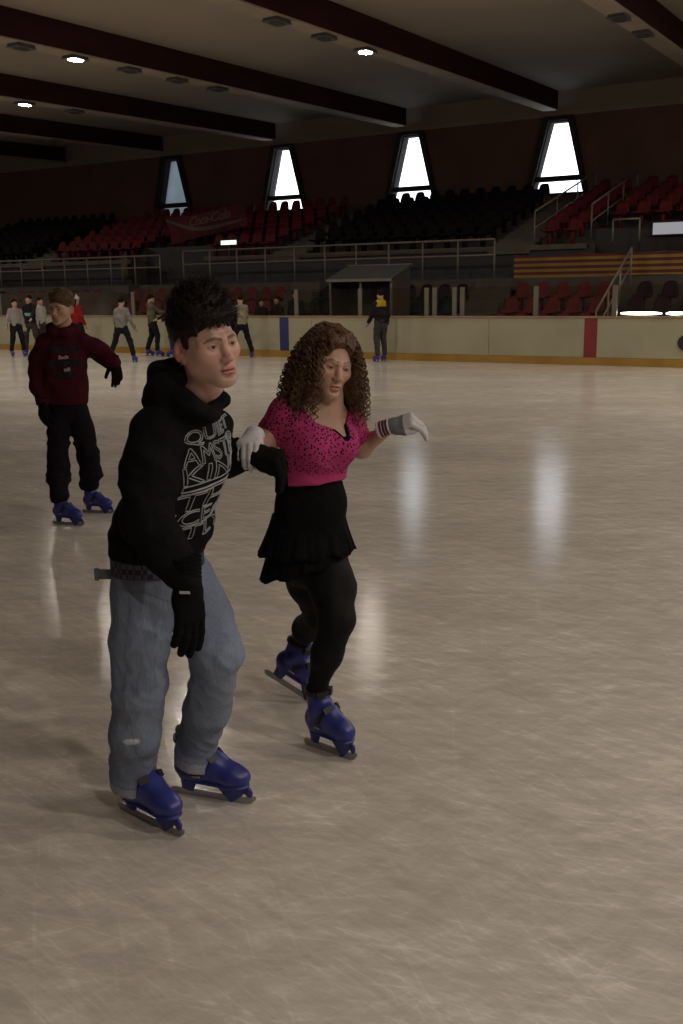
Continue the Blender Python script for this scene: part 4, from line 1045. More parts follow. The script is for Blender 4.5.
def build_girl():
    root = person(-.07, 3.6, 'person with long curly brown hair in a pink dotted top and black ruffled skirt')
    F, L = Vector((.5, -.87, 0)).normalized(), Vector((.87, .5, 0)).normalized()
    HM = head_frame((.032, -.128, 1.456), 27, 9, 11, .93); h = HM.translation
    D3 = Matrix.Diagonal((.88, .78, 1.06, 1))
    FL = foot((-.095, -.030), (.078, -.172), 1.0) @ D3
    FR = frame((-.205, .42, .062), (.195, -.07, -.105), (.125, -.02, .195), .90)
    sh, ch, wa, pe = (-.004, -.098, 1.275), (-.006, -.095, 1.175), (-.030, -.066, 1.02), (-.056, -.02, .79)
    Rs, Re, Rw = (-.115, -.140, 1.285), (-.200, -.090, 1.175), (-.214, -.398, 1.240)
    Ls, Le, Lw = (.098, -.008, 1.245), (.150, .110, 1.120), (.252, -.035, 1.222)
    Lh, Lk, La = (-.010, .0, .735), (.048, -.165, .545), ankle(FL); Rh, Rk, Ra = (-.085, .01, .735), (-.020, .165, .455), ankle(FR)
    LP = [Lh, (.033, -.085, .640), Lk, (.010, -.135, .40), La]; RP = [Rh, (-.055, .09, .60), Rk, (-.080, .32, .34), Ra]
    S = SDF(axis(-.36, .42, .008, (h.x-.10, h.x+.11), .0023), axis(-.46, .62, .009, (h.y-.13, h.y+.09), .0023), axis(.06, 1.62, .0095, (h.z-.32, h.z+.12), .0025))
    S.seg(pe, wa, (.115, .085), (.086, .064), .03, L); S.seg(wa, ch, (.086, .064), (.118, .085), .03, L); S.seg(ch, sh, (.118, .085), (.110, .055), .05, L)
    for s in (-1, 1): S.ell(Vector(ch)+F*.058+L*.056*s+Vector((0, 0, -.008)), (.052, .052, .052), .035)
    S.seg(sh, (.036, -.105, 1.345), .050, .046, .05)
    S.chain([Rs, Re, Rw], [.045, .037, .026], .04); S.chain([Ls, Le, Lw], [.042, .033, .0235], .04)
    for pth, fm in ((LP, FL), (RP, FR)): S.chain(pth+[heelp(fm), toep(fm)], [.075, .065, .046, .042, .026, .022, .018], .03)
    head_prims(S, HM, female=True)
    V, Q = S.mesh(); T = face_tint(V, HM, (.90, .64, .66), .75, (.34, .24, .20), female=True)
    npmesh('body', calm(V, Q, HM, .12), Q, SKIN_G, root, T); eyes(root, HM, (.06, 1, -.30))
    # top and camisole
    def torso(S, g, sleeves):
        S.seg((-.030, -.066, 1.00), wa, (.104+g, .080+g), (.104+g, .080+g), .03, L); S.seg(wa, ch, (.104+g, .080+g), (.124+g, .090+g), .05, L)
        S.seg(ch, (-.004, -.098, 1.262), (.124+g, .090+g), (.112+g, .060+g), .05, L)
        for s in (-1, 1): S.ell(Vector(ch)+F*.058+L*.056*s+Vector((0, 0, -.008)), (.055+g,)*3, .04)
        if sleeves:
            S.chain([Vector(sh)*.3+Vector(Rs)*.7+Vector((0, 0, -.01)), Rs, (-.182, -.092, 1.205)], [.055, .056, .052], .035); S.cut((-.180, -.094, 1.208), Vector((-.083, .060, -.100)), .004, ((-.4, -.4, 1.0), (-.12, .1, 1.27)))
            S.chain([Vector(sh)*.3+Vector(Ls)*.7+Vector((0, 0, -.01)), Ls, (.134, .058, 1.165)], [.055, .055, .050], .035); S.cut((.132, .054, 1.170), Vector((.070, .128, -.150)), .004, ((.10, -.1, 1.0), (.3, .2, 1.26)))
    ap, tp = Vector((.108, -.195, 1.218)), Vector((.028, -.145, 1.395))
    S = uniform((-.30, -.34, .96), (.26, .18, 1.40), .0042); torso(S, .006, True)
    S.seg(ap, tp, (.014, .17), (.112, .13), .006, L, 'sub'); S.seg((.02, -.11, 1.31), (.04, -.10, 1.42), (.092, .09), (.10, .09), .01, L, 'sub'); S.cut((-.030, -.066, 1.034), (.05, 0, -1), .006)
    V, Q = S.mesh(); nr = vnormals(V, Q)
    V = V+nr*(.0030*ridge(V, 4.5, (1, 1, 1.5), 4)*(.3+near(V, (-.03, -.1, 1.06), .10)+near(V, (-.14, -.12, 1.23), .08)))[:, None]
    T = np.ones((len(V), 3)); T *= np.where(V[:, 2]+.05*(V[:, 0]+.03) < 1.072, 0, 1)[:, None]
    qs = ((V-vec((-.180, -.094, 1.208)))@unit((-.083, .060, -.100))); T *= np.where((qs > -.016) & (V[:, 0] < -.12), 0, 1)[:, None]
    npmesh('blouse', V, Q, dots_mat(), root, T)
    S = uniform((-.26, -.32, 1.05), (.20, .12, 1.36), .0042); torso(S, .002, False)
    S.seg(ap+Vector((-.004, .0, .016)), tp, (.010, .17), (.102, .13), .004, L, 'sub'); S.seg((.02, -.11, 1.30), (.04, -.10, 1.42), (.085, .09), (.10, .09), .01, L, 'sub'); S.cut((-.03, -.066, 1.09), (0, 0, -1), .004)
    V, Q = S.mesh(); npmesh('camisole', V, Q, BLACKG, root)
    # skirt
    S = uniform((-.30, -.24, .60), (.20, .22, 1.08), .006)
    S.seg(Vector(wa)+Vector((0, 0, .045)), (-.042, -.045, .94), (.104, .082), (.128, .104), .02, L); S.seg((-.042, -.045, .94), pe, (.128, .104), (.150, .124), .04, L); S.seg(pe, (-.058, -.012, .72), (.150, .124), (.148, .126), .03, L)
    S.cut((0, -.066, 1.062), (.08, 0, 1), .008); S.cut((-.056, 0, .715), (-.25, 0, -1), .01)
    V, Q = S.mesh(); nr = vnormals(V, Q); V = V+nr*(.003*ridge(V, 5, (1, 1, .5), 2))[:, None]
    SKM = mat('black_skirt_cloth', (.0075, .0070, .0078), (.0050, .0048, .0052), .95, 70, bump=.15, spec=.08)
    sk = npmesh('skirt', V, Q, SKM, root)
    def ruffle(z0, z1, r0, r1, slope, ph, am):
        n, m_ = 200, 10; vs = []
        for side in (0, .0035):
            for j in range(m_):
                t = j/(m_-1); c = Vector((-.050, -.025, 0)).lerp(Vector((-.060, -.012, 0)), t)
                for k in range(n):
                    a = 2*PI*k/n; wv = am*t*(math.sin(15*a+ph)+.6*math.sin(23*a+2.1*ph)+.4*math.sin(37*a)); rr = r0+(r1-r0)*t**1.3+wv-side
                    p = c+L*(math.cos(a)*rr)+F*(math.sin(a)*(rr-.024)); zz = z0+(z1-z0)*t+slope*(p.x+.058)*t+.006*t*math.sin(9*a+ph)
                    vs.append((p.x, p.y, zz))
        V = np.array(vs); q = lambda s, j, k: s*n*m_+j*n+k % n
        Qs = [(q(0, j, k), q(0, j+1, k), q(0, j+1, k+1), q(0, j, k+1)) for j in range(m_-1) for k in range(n)]
        Qs += [(q(1, j, k), q(1, j, k+1), q(1, j+1, k+1), q(1, j+1, k)) for j in range(m_-1) for k in range(n)]
        Qs += [(q(0, m_-1, k), q(1, m_-1, k), q(1, m_-1, k+1), q(0, m_-1, k+1)) for k in range(n)]+[(q(0, 0, k), q(0, 0, k+1), q(1, 0, k+1), q(1, 0, k)) for k in range(n)]
        npmesh('ruffle', V, np.array(Qs), SKM, sk)
    ruffle(.905, .762, .140, .186, .02, .4, .0036); ruffle(.815, .712, .150, .182, .30, 2.2, .0042)
    # tights
    S = uniform((-.34, -.30, .13), (.20, .62, .86), .0055)
    S.seg(pe, (-.05, 0, .74), (.135, .105), (.13, .105), .03, L)
    S.chain(LP+[heelp(FL)], [.098, .083, .063, .055, .034, .030], .03); S.chain(RP+[heelp(FR)], [.096, .080, .060, .055, .034, .030], .03)
    V, Q = S.mesh(); nr = vnormals(V, Q); V = V+nr*(.0015*ridge(V, 6, (1, 1, 1.4), 6))[:, None]
    npmesh('tights', V, Q, mat('black_tights', (.0085, .0080, .0090), (.006, .0056, .0062), .75, 40, spec=.18), root)
    # gloves
    glove(root, frame(Rw, (-.14, -1, -.16), (.0, -.25, 1), .92), -1, [(1.22, .48, .45), (1.24, .50, .5), (1.24, .50, .5), (1.24, .52, .5)], WHITEG, 'white glove gripping a dark sleeve', thumb=(1.4, 1.3), spread=.03, cuff=.045)
    glove(root, frame(Lw, (.88, -.25, .30), (-.22, -.50, .85), .95), 1, [(.95, .45, .3), (1.05, .5, .35), (1.10, .5, .35), (1.15, .55, .35)], stripe_glove(), 'white glove with a grey back and black and pink striped cuff', thumb=(1.3, .9), cuff=.055)
    skate(root, FL); skate(root, FR)
    # curly hair: a soft mass and many corkscrew locks
    yw = math.radians(27); hf = Vector((math.sin(yw), -math.cos(yw), 0)); hr = Vector((-math.cos(yw), -math.sin(yw), 0))     # ahead, her right
    S = SDF(*[axis(c-.24, c+.24, .0045) for c in (h.x, h.y)], axis(h.z-.27, h.z+.17, .0045)); S.M = HM
    S.ell((0, -.026, .046), (.090, .106, .094), .02); S.ell((0, .035, .080), (.062, .055, .040), .03); S.M = None
    c0 = Vector(h)
    for s in (-1, 1):
        S.chain([c0+hr*(.062*s)-hf*.03+Vector((0, 0, .03)), c0+hr*(.092*s)-hf*.02+Vector((0, 0, -.05)), c0+hr*((.108 if s < 0 else .120)*s)-hf*.012+Vector((0, 0, -.125))], [.045, .043, .034], .03)
    S.chain([c0-hf*.07+Vector((0, 0, .0)), c0-hf*.085+Vector((0, 0, -.14))], [.075, .07], .04)
    S.M = HM; S.ell((0, .108, -.030), (.070, .085, .106), .008, mode='sub'); S.ell((0, .10, -.12), (.075, .10, .08), .02, mode='sub'); S.M = None
    V, Q = S.mesh(); nr = vnormals(V, Q); V = V+nr*(.006*wob(V, 14, (1, 1, 1), 4)+.003*wob(V, 33, (1, 1, 1), 1))[:, None]
    rr = random.Random(5); mb = MB(); hb_ = BVHTree.FromPolygons([Vector(v) for v in V], [tuple(int(i) for i in q) for q in Q])
    for k in range(520):
        th = rr.uniform(math.radians(38), math.radians(322)); up_ = rr.uniform(.0, 1)**.8
        side = math.sin(th); fwd = math.cos(th)
        d = Vector((side, fwd, 0)); zt = .02+.095*up_; q = math.sqrt(max(.02, 1-((zt-.03)/.105)**2))
        p0 = HM @ Vector((side*.080*q, fwd*.098*q-.022, zt+.010))
        if fwd > .30 and zt < .090: continue
        out = (hr*side+hf*fwd)
        Rend = rr.uniform(.090, .160)*(1.10 if side > 0 else .96); zend = -rr.uniform(.10, .205) if side > .2 else -rr.uniform(.13, .235)
        if fwd > .1: Rend *= .94
        if fwd < -.6: Rend *= .8
        p3 = c0+out*Rend+Vector((0, 0, zend))-hf*(.01 if abs(side) > .5 else 0); p1 = p0+out*.035+Vector((0, 0, .015)); p2 = c0+out*(Rend*1.02)+Vector((0, 0, zend*.35))
        ln = (p1-p0).length+(p2-p1).length+(p3-p2).length; turns = ln/rr.uniform(.020, .030); ns = int(turns*8)+4; ph = rr.uniform(0, 6.28); hel = rr.uniform(.0045, .0085); hand = rr.choice((-1, 1)); pts = []
        for i in range(ns+1):
            t = i/ns; b = p0*(1-t)**3+p1*3*t*(1-t)**2+p2*3*t*t*(1-t)+p3*t**3
            tg = ((p1-p0)*(1-t)**2+(p2-p1)*2*t*(1-t)+(p3-p2)*t*t).normalized(); u = tg.orthogonal().normalized(); v = tg.cross(u); a = ph+hand*2*PI*turns*t; hh = hel*min(1, .15+t*2.2)
            pts.append(b+(u*math.cos(a)+v*math.sin(a))*hh)
        r0_ = rr.uniform(.0016, .0026); mb.tube(pts, [r0_*(1-.55*(i/ns)**3) for i in range(ns+1)], 4, caps=False)
    for k in range(260):      # waves lying over the crown from the hairline to the back
        x = rr.uniform(-1, 1); sg = 1 if x > 0 else -1; pts = []; ns = 40; a0 = rr.uniform(0, 6.28); e0 = .58+.30*rr.random()
        for i in range(ns+1):
            t = i/ns; el = math.radians(20-14*x*x+ (150-20)*t); px_ = x*(.050+.038*math.sin(PI*min(1, t*1.1)))
            q = math.sqrt(max(.02, 1-(px_/.092)**2)); wv = .0035*math.sin(a0+t*26)
            g_ = HM @ Vector((px_+wv, -.024+(.140*q)*math.cos(el), .048+(.135*q)*math.sin(el))); hit = hb_.find_nearest(g_)
            pts.append(hit[0]+(g_-hit[0]).normalized()*(.0012+.0022*(1+math.cos(a0+t*26))*.5))
        mb.tube(pts, [.0021]*(ns+1), 4, caps=False)
    for k in range(130):      # hair swept back and sideways from the forehead
        s = rr.choice((-1, 1)); x = rr.uniform(0, 1); p0 = HM @ Vector((s*.056*x, .074-.022*x*x, .084-.020*x*x+rr.uniform(-.004, .004)))
        p1 = HM @ Vector((s*(.050+.055*x), .030-.05*rr.random(), .142-.030*x)); p2 = HM @ Vector((s*(.105+.02*rr.random()), -.02-.03*rr.random(), .04)); out = (hr*s-hf*rr.uniform(-.3, .9)).normalized()
        p3 = c0+out*rr.uniform(.10, .14)+Vector((0, 0, -rr.uniform(.06, .18))); ns = 110; pts = []; ph = rr.uniform(0, 6.28); tn = rr.uniform(9, 14)
        for i in range(ns+1):
            t = i/ns; b = p0*(1-t)**3+p1*3*t*(1-t)**2+p2*3*t*t*(1-t)+p3*t**3; tg = ((p1-p0)*(1-t)**2+(p2-p1)*2*t*(1-t)+(p3-p2)*t*t).normalized(); u = tg.orthogonal().normalized(); v = tg.cross(u); a = ph+2*PI*tn*t; hh = .0012+.0065*min(1, t*1.8)
            pts.append(b+(u*math.cos(a)+v*math.sin(a))*hh)
        mb.tube(pts, [.0022*(1-.5*(i/ns)**3) for i in range(ns+1)], 4, caps=False)
    for (du, df, dz0, dz1) in ((.036, .088, .06, -.185), (.045, .078, .05, -.17), (-.052, .075, .05, -.16), (.055, .070, .04, -.15), (-.058, .066, .03, -.19)):
        pts = []; ns = 90; tn = 10
        for i in range(ns+1):
            t = i/ns; b = c0+hr*(du*(1+.35*t)+(.046 if du > 0 else -.018))+hf*(df-.012*t+.018*math.sin(t*2.5))+Vector((0, 0, dz0+(dz1-dz0)*t)); a = 2*PI*tn*t
            pts.append(b+(hr*math.cos(a)+hf*math.sin(a))*(.003+.004*t))
        mb.tube(pts, [.0022]*(ns+1), 4, caps=False)
    V, Q = add_tri(V, Q, mb); npmesh('hair', V, Q, HAIR_G, root)
    return root
girl = build_girl()
# ================================================================== person in the red hoodie
def build_red():
    root = person(-2.0, 7.6, 'young person in a dark red hoodie and baggy black trousers')
    F, L = Vector((.12, -.99, 0)).normalized(), Vector((.99, .12, 0)).normalized()
    HM = head_frame((-.050, -.060, 1.600), -17, 6, 4, .97); h = HM.translation
    F1 = foot((-.190, -.205), (.100, -.325), .90); F2 = foot((-.062, .190), (.222, .100), .88)
    pe, wa, ch, sh = (-.072, .0, .90), (-.072, .0, 1.03), (-.068, .0, 1.22), (-.066, .0, 1.38)
    Rs, Re, Rw = (-.205, -.015, 1.345), (-.288, .010, 1.115), (-.222, -.130, .895); Ls, Le, Lw = (.070, .020, 1.350), (.205, .070, 1.245), (.308, .010, 1.185)
    Rh, Rk, Ra = (-.130, -.01, .86), (-.135, -.105, .52), ankle(F1); Lh, Lk, La = (-.012, .02, .86), (.050, .01, .52), ankle(F2)
    RP = [Rh, (-.136, -.06, .68), Rk, (-.143, -.13, .34), Ra]; LP = [Lh, (.024, .02, .68), Lk, (.050, .10, .34), La]
    S = SDF(axis(-.42, .42, .011, (h.x-.11, h.x+.11), .0036), axis(-.40, .34, .011, (h.y-.13, h.y+.12), .0036), axis(.06, 1.78, .012, (h.z-.15, h.z+.13), .0036))
    S.seg(pe, wa, (.125, .085), (.12, .085), .04, L); S.seg(wa, ch, (.12, .085), (.135, .09), .04, L); S.seg(ch, sh, (.135, .09), (.12, .06), .04, L); S.seg(sh, (-.055, -.03, 1.50), .052, .050, .05)
    S.chain([Rs, Re, Rw], [.042, .034, .026], .04); S.chain([Ls, Le, Lw], [.042, .034, .026], .04)
    for pth, fm in ((RP, F1), (LP, F2)): S.chain(pth+[heelp(fm), toep(fm)], [.07, .06, .046, .042, .034, .028, .022], .03)
    head_prims(S, HM, kid=True); V, Q = S.mesh(); npmesh('body', calm(V, Q, HM), Q, SKIN_P, root, face_tint(V, HM, (.82, .60, .58), .9, (.35, .24, .18))); eyes(root, HM, (-.15, 1, -.1))
    S = SDF(*[axis(c-.15, c+.15, .0042) for c in h]); S.M = HM
    S.ell((0, -.022, .046), (.086, .108, .090), .01); S.ell((0, .0, .088), (.072, .096, .052), .03); S.ell((0, .108, -.030), (.085, .085, .082), .012, mode='sub'); S.cut((0, -.02, -.070), (0, .5, -1), .01)
    for s in (-1, 1): S.ell((s*.088, .012, -.030), (.03, .05, .042), .012, mode='sub')
    q_ = np.random.default_rng(4)
    for k in range(150):
        a = q_.uniform(0, 6.28); e = q_.uniform(0, 1); d = Vector((math.cos(a)*math.sqrt(1-e*e), math.sin(a)*math.sqrt(1-e*e), e))
        if d.y > .3 and e < .42: continue
        p = Vector((d.x*.078, d.y*.098-.018, d.z*.082+.050)); S.seg(p, p+(d*.5+Vector((.3, .35, -.15+.3*e))).normalized()*q_.uniform(.018, .036), .010, .003, .006)
    S.M = None; V, Q = S.mesh(); npmesh('hair', V, Q, HAIR_L, root)
    RED = mat('dark_red_fleece', (.058, .0085, .0135), (.044, .0062, .0102), .92, 30, bump=.1, spec=.1)
    S = uniform((-.42, -.24, .84), (.42, .24, 1.60), .0062)
    S.seg((-.072, .0, .905), (-.072, .0, .95), (.146, .118), (.156, .126), .02, L); S.seg((-.072, .0, .95), wa, (.156, .126), (.156, .122), .04, L); S.seg(wa, ch, (.156, .122), (.155, .118), .05, L); S.seg(ch, (-.066, .0, 1.365), (.155, .118), (.138, .080), .05, L)
    S.chain([Rs, (-.262, .015, 1.23), Re, (-.268, -.04, 1.02), (-.225, -.118, .915)], [.066, .066, .063, .060, .046], .045); S.chain([Ls, (.145, .05, 1.295), Le, (.275, .03, 1.20), (.296, .016, 1.190)], [.066, .064, .062, .056, .046], .045)
    S.chain([(-.07, .06, 1.475), (-.15, .0, 1.450), (-.105, -.085, 1.425), (-.03, -.085, 1.420), (.02, -.01, 1.445), (-.07, .06, 1.475)], [.046, .036, .034, .032, .036, .046], .02); S.seg((-.07, .08, 1.44), (-.06, .11, 1.40), .06, .05, .03)
    S.cut((-.07, 0, .885), (-.06, 0, -1), .01, ((-.23, -.2, .8), (.12, .2, .95)))
    V, Q = S.mesh(); nr = vnormals(V, Q); V = V+nr*(.0085*ridge(V, 3.0, (1, 1, 1.6), 3)*(.35+near(V, Re, .14)+near(V, (-.07, -.1, 1.0), .15)+near(V, Le, .12))+.003*wob(V, 9, (1, 1, 1), 1))[:, None]
    hd = npmesh('hoodie', V, Q, RED, root); b = bvh_of(hd)
    PB = mat('print_black', (.012, .009, .011), rough=.8); PW = mat('print_white', (.42, .36, .36), rough=.8)
    text_print(hd, [('IlIlIIlIl', .046, 0, 1)], b, (-.135, -.2, 1.315), (1, .1, .04), (0, 0, -1), .21, (-.1, 1, 0), PB, .0055, 'chest_lettering')
    text_print(hd, [('IlIIlIlIIlI', .052, 0, 1)], b, (-.145, -.2, 1.215), (1, .1, .04), (0, 0, -1), .225, (-.1, 1, 0), PB, .0055, 'chest_lettering')
    text_print(hd, [('IlIlIIl', .042, .0, 1)], b, (-.105, -.2, 1.130), (1, .1, .04), (0, 0, -1), .15, (-.1, 1, 0), PB, .0055, 'chest_lettering')
    text_print(hd, [('Such', .024, 0, 1)], b, (-.070, -.2, 1.252), (1, .1, .04), (0, 0, -1), .068, (-.1, 1, 0), PW, .0030, 'chest_lettering')
    text_print(hd, [('all', .028, 0, 1)], b, (-.036, -.2, 1.165), (1, .1, .04), (0, 0, -1), .040, (-.1, 1, 0), PW, .0030, 'chest_lettering')
    TR = mat('black_trousers', (.0125, .0105, .0135), (.008, .007, .009), .95, 20, bump=.1, spec=.08)
    S = uniform((-.34, -.36, .12), (.26, .34, .96), .0062); S.seg(pe, (-.072, 0, .83), (.128, .104), (.130, .106), .03, L)
    S.chain(RP[:4]+[tuple(Vector(Ra)+Vector((0, 0, .01)))], [.084, .082, .078, .082, .074], .03); S.chain(LP[:4]+[tuple(Vector(La)+Vector((0, 0, .02)))], [.084, .084, .080, .084, .072], .03)
    for b_ in ((Ra[0], Ra[1], .175), (La[0], La[1], .190)): S.cut(b_, (0, 0, -1), .006, ((b_[0]-.13, b_[1]-.13, .1), (b_[0]+.13, b_[1]+.13, .25)))
    V, Q = S.mesh(); nr = vnormals(V, Q); V = V+nr*(.010*ridge(V, 2.8, (.8, .8, 2.0), 7)*(.4+near(V, Rk, .14)+near(V, Lk, .14)+1.2*near(V, (-.14, -.15, .27), .10)+1.2*near(V, (.04, .15, .27), .10)))[:, None]
    npmesh('trousers', V, Q, TR, root)
    glove(root, frame(Rw, (-.02, -.10, -1), (-.5, -.8, 0), 1.02), -1, RELAX, BLACKG, st=.0032, glove=.003, thumb=(1.3, 1.0)); glove(root, frame(Lw, (.14, -.10, -1), (.45, -.8, 0), 1.02), 1, RELAX, BLACKG, st=.0032, glove=.003, thumb=(.9, .6))
    skate(root, F1); skate(root, F2)
    return root
red = build_red()

# ================================================================== skaters along the far boards and onlookers behind the glass
def cloth(name, c): return mat(name, c, tuple(x*.75 for x in c), .9, 8, spec=.1)
NAVY = cloth('far_dark_trousers', (.016, .015, .022)); GREYT = cloth('far_grey_trousers', (.06, .055, .055)); PALE = cloth('far_pale_top', (.34, .31, .29)); GREYTOP = cloth('far_grey_top', (.25, .225, .20)); BEIGE = cloth('far_beige_top', (.33, .28, .20)); DARKTOP = cloth('far_dark_top', (.02, .018, .022)); YEL = cloth('far_yellow', (.52, .34, .02)); REDTOP = cloth('far_red_top', (.28, .02, .02)); WHITE = cloth('far_white_knit', (.55, .52, .48)); DKHAIR = cloth('far_dark_hair', (.015, .011, .009)); TEAL = cloth('far_teal', (.22, .40, .36)); VEST = cloth('far_vest', (.12, .11, .08)); LBLUE = cloth('far_bright_blue', (.45, .60, .85)); BLUEJ = cloth('far_blue_jeans', (.05, .055, .10))
def far_figure(U, D, H, yaw, label, top, legs, hair=DKHAIR, stride=.22, lean=0.0, armL=(.12, .0), armR=(.12, .0), skates=True, shorts=False, hat=None, cap_=None, stripe=None, z0=0.0, top_low=.48, yoke=None, badge=None):
    """yaw 0 faces the lens, arms are (out, forward) swings in radians; every figure is one body with clothes as its parts"""
    root = person(U, D, label); root.location.z = z0; root.rotation_euler.z = YAW+math.radians(yaw)
    k = H/1.70; lx = lean
    hip = .92*k; Pz = lambda a: a*k
    fr = foot((-.10*k-stride*.35, .06), (-.10*k-stride*.35, -.20), .92*k**.5); fl = foot((.10*k+stride*.35, .16), (.13*k+stride*.35, -.10), .92*k**.5)
    A = {}
    for s, f, arm, nm in ((-1, fr, armR, 'R'), (1, fl, armL, 'L')):
        an = Vector(ankle(f)); hp = Vector((s*.085*k, 0, hip)); kn = (an+hp)*.5+Vector((0, -.06, 0)); shd = Vector((s*.155*k+lx, 0, 1.365*k))
        o, fw_ = arm; dv = Vector((s*math.sin(o)*math.cos(fw_), -math.sin(fw_), -math.cos(o)*math.cos(fw_))); el = shd+dv*.27*k; dv2 = (dv+Vector((0, -.35, .15))).normalized(); wr = el+dv2*.24*k; A[nm] = (an, hp, kn, shd, el, wr, dv2, f)
    hM = head_frame((lx*1.2, -.02, 1.575*k), 0, 4, 0, .95*k)
    st = .015; lo = (-.75, -.62, .02); hi = (.75, .45, 1.80*k)
    S = uniform(lo, hi, st)
    S.seg((0, 0, hip), (lx*.6, 0, 1.15*k), (.13*k, .09*k), (.13*k, .09*k), .03, (1, 0, 0)); S.seg((lx*.6, 0, 1.15*k), (lx, 0, 1.38*k), (.13*k, .09*k), (.12*k, .06*k), .03, (1, 0, 0)); S.seg((lx, 0, 1.38*k), (lx*1.2, -.01, 1.50*k), .05*k, .05*k, .03)
    for s_ in ('R', 'L'):
        an, hp, kn, shd, el, wr, dv2, f = A[s_]; S.chain([hp, kn, an, heelp(f), toep(f)], [.075*k, .052*k, .038*k, .028, .022], .02); S.chain([shd, el, wr], [.045*k, .036*k, .026*k], .02)
        tip = wr+dv2*.09*k; S.chain([wr, wr+dv2*.07*k], [.028*k, .034*k], .01)
        sd = dv2.cross(Vector((0, 1, 0))).normalized()
        for j in range(4): b = wr+dv2*.075*k+sd*(.030-.020*j)*k; S.seg(b, b+(dv2+Vector((0, -.25, 0))).normalized()*(.075-.008*abs(j-1))*k, .010, .008, 0)
        S.seg(wr+dv2*.03*k+sd*.03*k, wr+dv2*.075*k+sd*.062*k, .012, .009, .01)
    head_prims(S, hM, detail=False)
    V, Q = S.mesh(); npmesh('body', V, Q, SKIN_P, root, np.ones((len(V), 3)))
    S = SDF(*[axis(c-.16*k, c+.16*k, .008) for c in hM.translation]); S.M = hM
    if hat: S.ell((0, -.012, .056), (.095, .112, .088), .01); S.seg((-.07, .0, .04), (.07, .0, .04), .04, .04, .03); S.ell((0, -.01, .155), (.026, .026, .026), .008); S.ell((0, .12, -.03), (.09, .085, .072), .01, mode='sub'); S.cut((0, 0, .0), (0, .2, -1), .005)
    else: S.ell((0, -.024, .046), (.088, .108, .090), .01); S.ell((0, .106, -.03), (.088, .085, .085), .012, mode='sub'); S.cut((0, -.02, -.07), (0, .5, -1), .01)
    S.M = None; V, Q = S.mesh(); o = npmesh('knitted_hat' if hat else 'hair', V, Q, hat or hair, root)
    if hat:
        S = SDF(*[axis(c-.16*k, c+.16*k, .008) for c in hM.translation]); S.M = hM; S.chain([(.0, -.07, .0), (0, -.095, -.10), (0, -.09, -.20)], [.06, .055, .04], .02); S.M = None; V, Q = S.mesh(); npmesh('hair', V, Q, hair, root)
    S = uniform(lo, hi, st)
    S.seg((0, 0, top_low*1.9*k), (lx*.6, 0, 1.12*k), (.160*k, .12*k), (.160*k, .118*k), .03, (1, 0, 0)); S.seg((lx*.6, 0, 1.12*k), (lx, 0, 1.385*k), (.160*k, .118*k), (.132*k, .08*k), .03, (1, 0, 0)); S.seg((lx, 0, 1.40*k), (lx, 0, 1.455*k), .075*k, .062*k, .02)
    for s_ in ('R', 'L'): an, hp, kn, shd, el, wr, dv2, f = A[s_]; S.chain([shd, el, wr-dv2*.02], [.056*k, .050*k, .042*k], .045)
    S.cut((0, 0, top_low*1.9*k), (0, 0, -1), .01, ((-.18*k, -.2, .5), (.18*k, .2, top_low*1.9*k+.06)))
    V, Q = S.mesh(); nr = vnormals(V, Q); V = V+nr*(.010*ridge(V, 3, (1, 1, 1.5), 3))[:, None]; jk = npmesh('jacket', V, Q, top, root)
    if yoke or stripe or badge:
        for part_, zr, mt, nm in ((yoke, (1.30, 1.47), yoke, 'yoke'), (stripe, (1.10, 1.20), stripe, 'chest_stripe')):
            if not part_: continue
            S = uniform((-.3, -.25, zr[0]*k-.05), (.3, .25, zr[1]*k+.05), .012); S.seg((lx*.6, 0, 1.12*k), (lx, 0, 1.385*k), (.170*k, .128*k), (.146*k, .092*k), .03, (1, 0, 0)); S.seg((lx, 0, 1.36*k), (lx, 0, 1.45*k), .10*k, .075*k, .03)
            S.cut((0, 0, zr[0]*k), (0, 0, -1)); S.cut((0, 0, zr[1]*k), (0, 0, 1)); V, Q = S.mesh(); npmesh(nm, V, Q, mt, jk)
        if badge:
            m = MB(); m.prism([(-.075, 0), (-.02, -.012), (.075, .02), (.075, .05), (.02, .040), (-.075, .018)], 1, -.152, -.135); o = m.build('bright_badge', badge, jk); o.location = (.02, .0, .93*k)
    S = uniform(lo, (.75, .45, 1.15*k), st); S.seg((0, 0, hip+.06*k), (0, 0, hip-.06*k), (.142*k, .108*k), (.146*k, .11*k), .02, (1, 0, 0))
    for s_ in ('R', 'L'):
        an, hp, kn, shd, el, wr, dv2, f = A[s_]; e = an+Vector((0, 0, -.01))
        S.chain([hp, kn] if shorts else [hp, kn, e], ([.098*k, .085*k] if shorts else [.092*k, .074*k, .060*k]), .02)
    V, Q = S.mesh(); nr = vnormals(V, Q); V = V+nr*(.008*ridge(V, 3, (1, 1, 1.8), 6))[:, None]; npmesh('trousers', V, Q, legs, root)
    if skates: skate(root, fr, False); skate(root, fl, False)
    else:
        for f in (fr, fl):
            S = uniform((-.07, -.12, -.01), (.07, .24, .16), .01); S.seg((0, -.02, .045), (0, .14, .035), (.04, .045), (.042, .032), .02, (1, 0, 0)); S.seg((0, 0, .05), (0, 0, .13), .042, .04, .02); S.cut((0, 0, 0), (0, 0, -1)); V, Q = S.mesh(); o = npmesh('shoe', V, Q, DARKTOP, root); o.matrix_local = f
    return root
far_figure(-8.95, 28.2, 1.58, 30, 'far person in a pale top and dark trousers, leftmost along the boards', PALE, NAVY, armR=(.3, .1))
far_figure(-8.75, 28.9, 1.68, -10, 'far person in a black jacket with a teal chest stripe and grey trousers', DARKTOP, GREYT, stripe=TEAL, armL=(.15, .7))
far_figure(-8.62, 29.45, 1.62, 60, 'far person in a white top half hidden behind the head of the red hoodie', WHITE, GREYT)
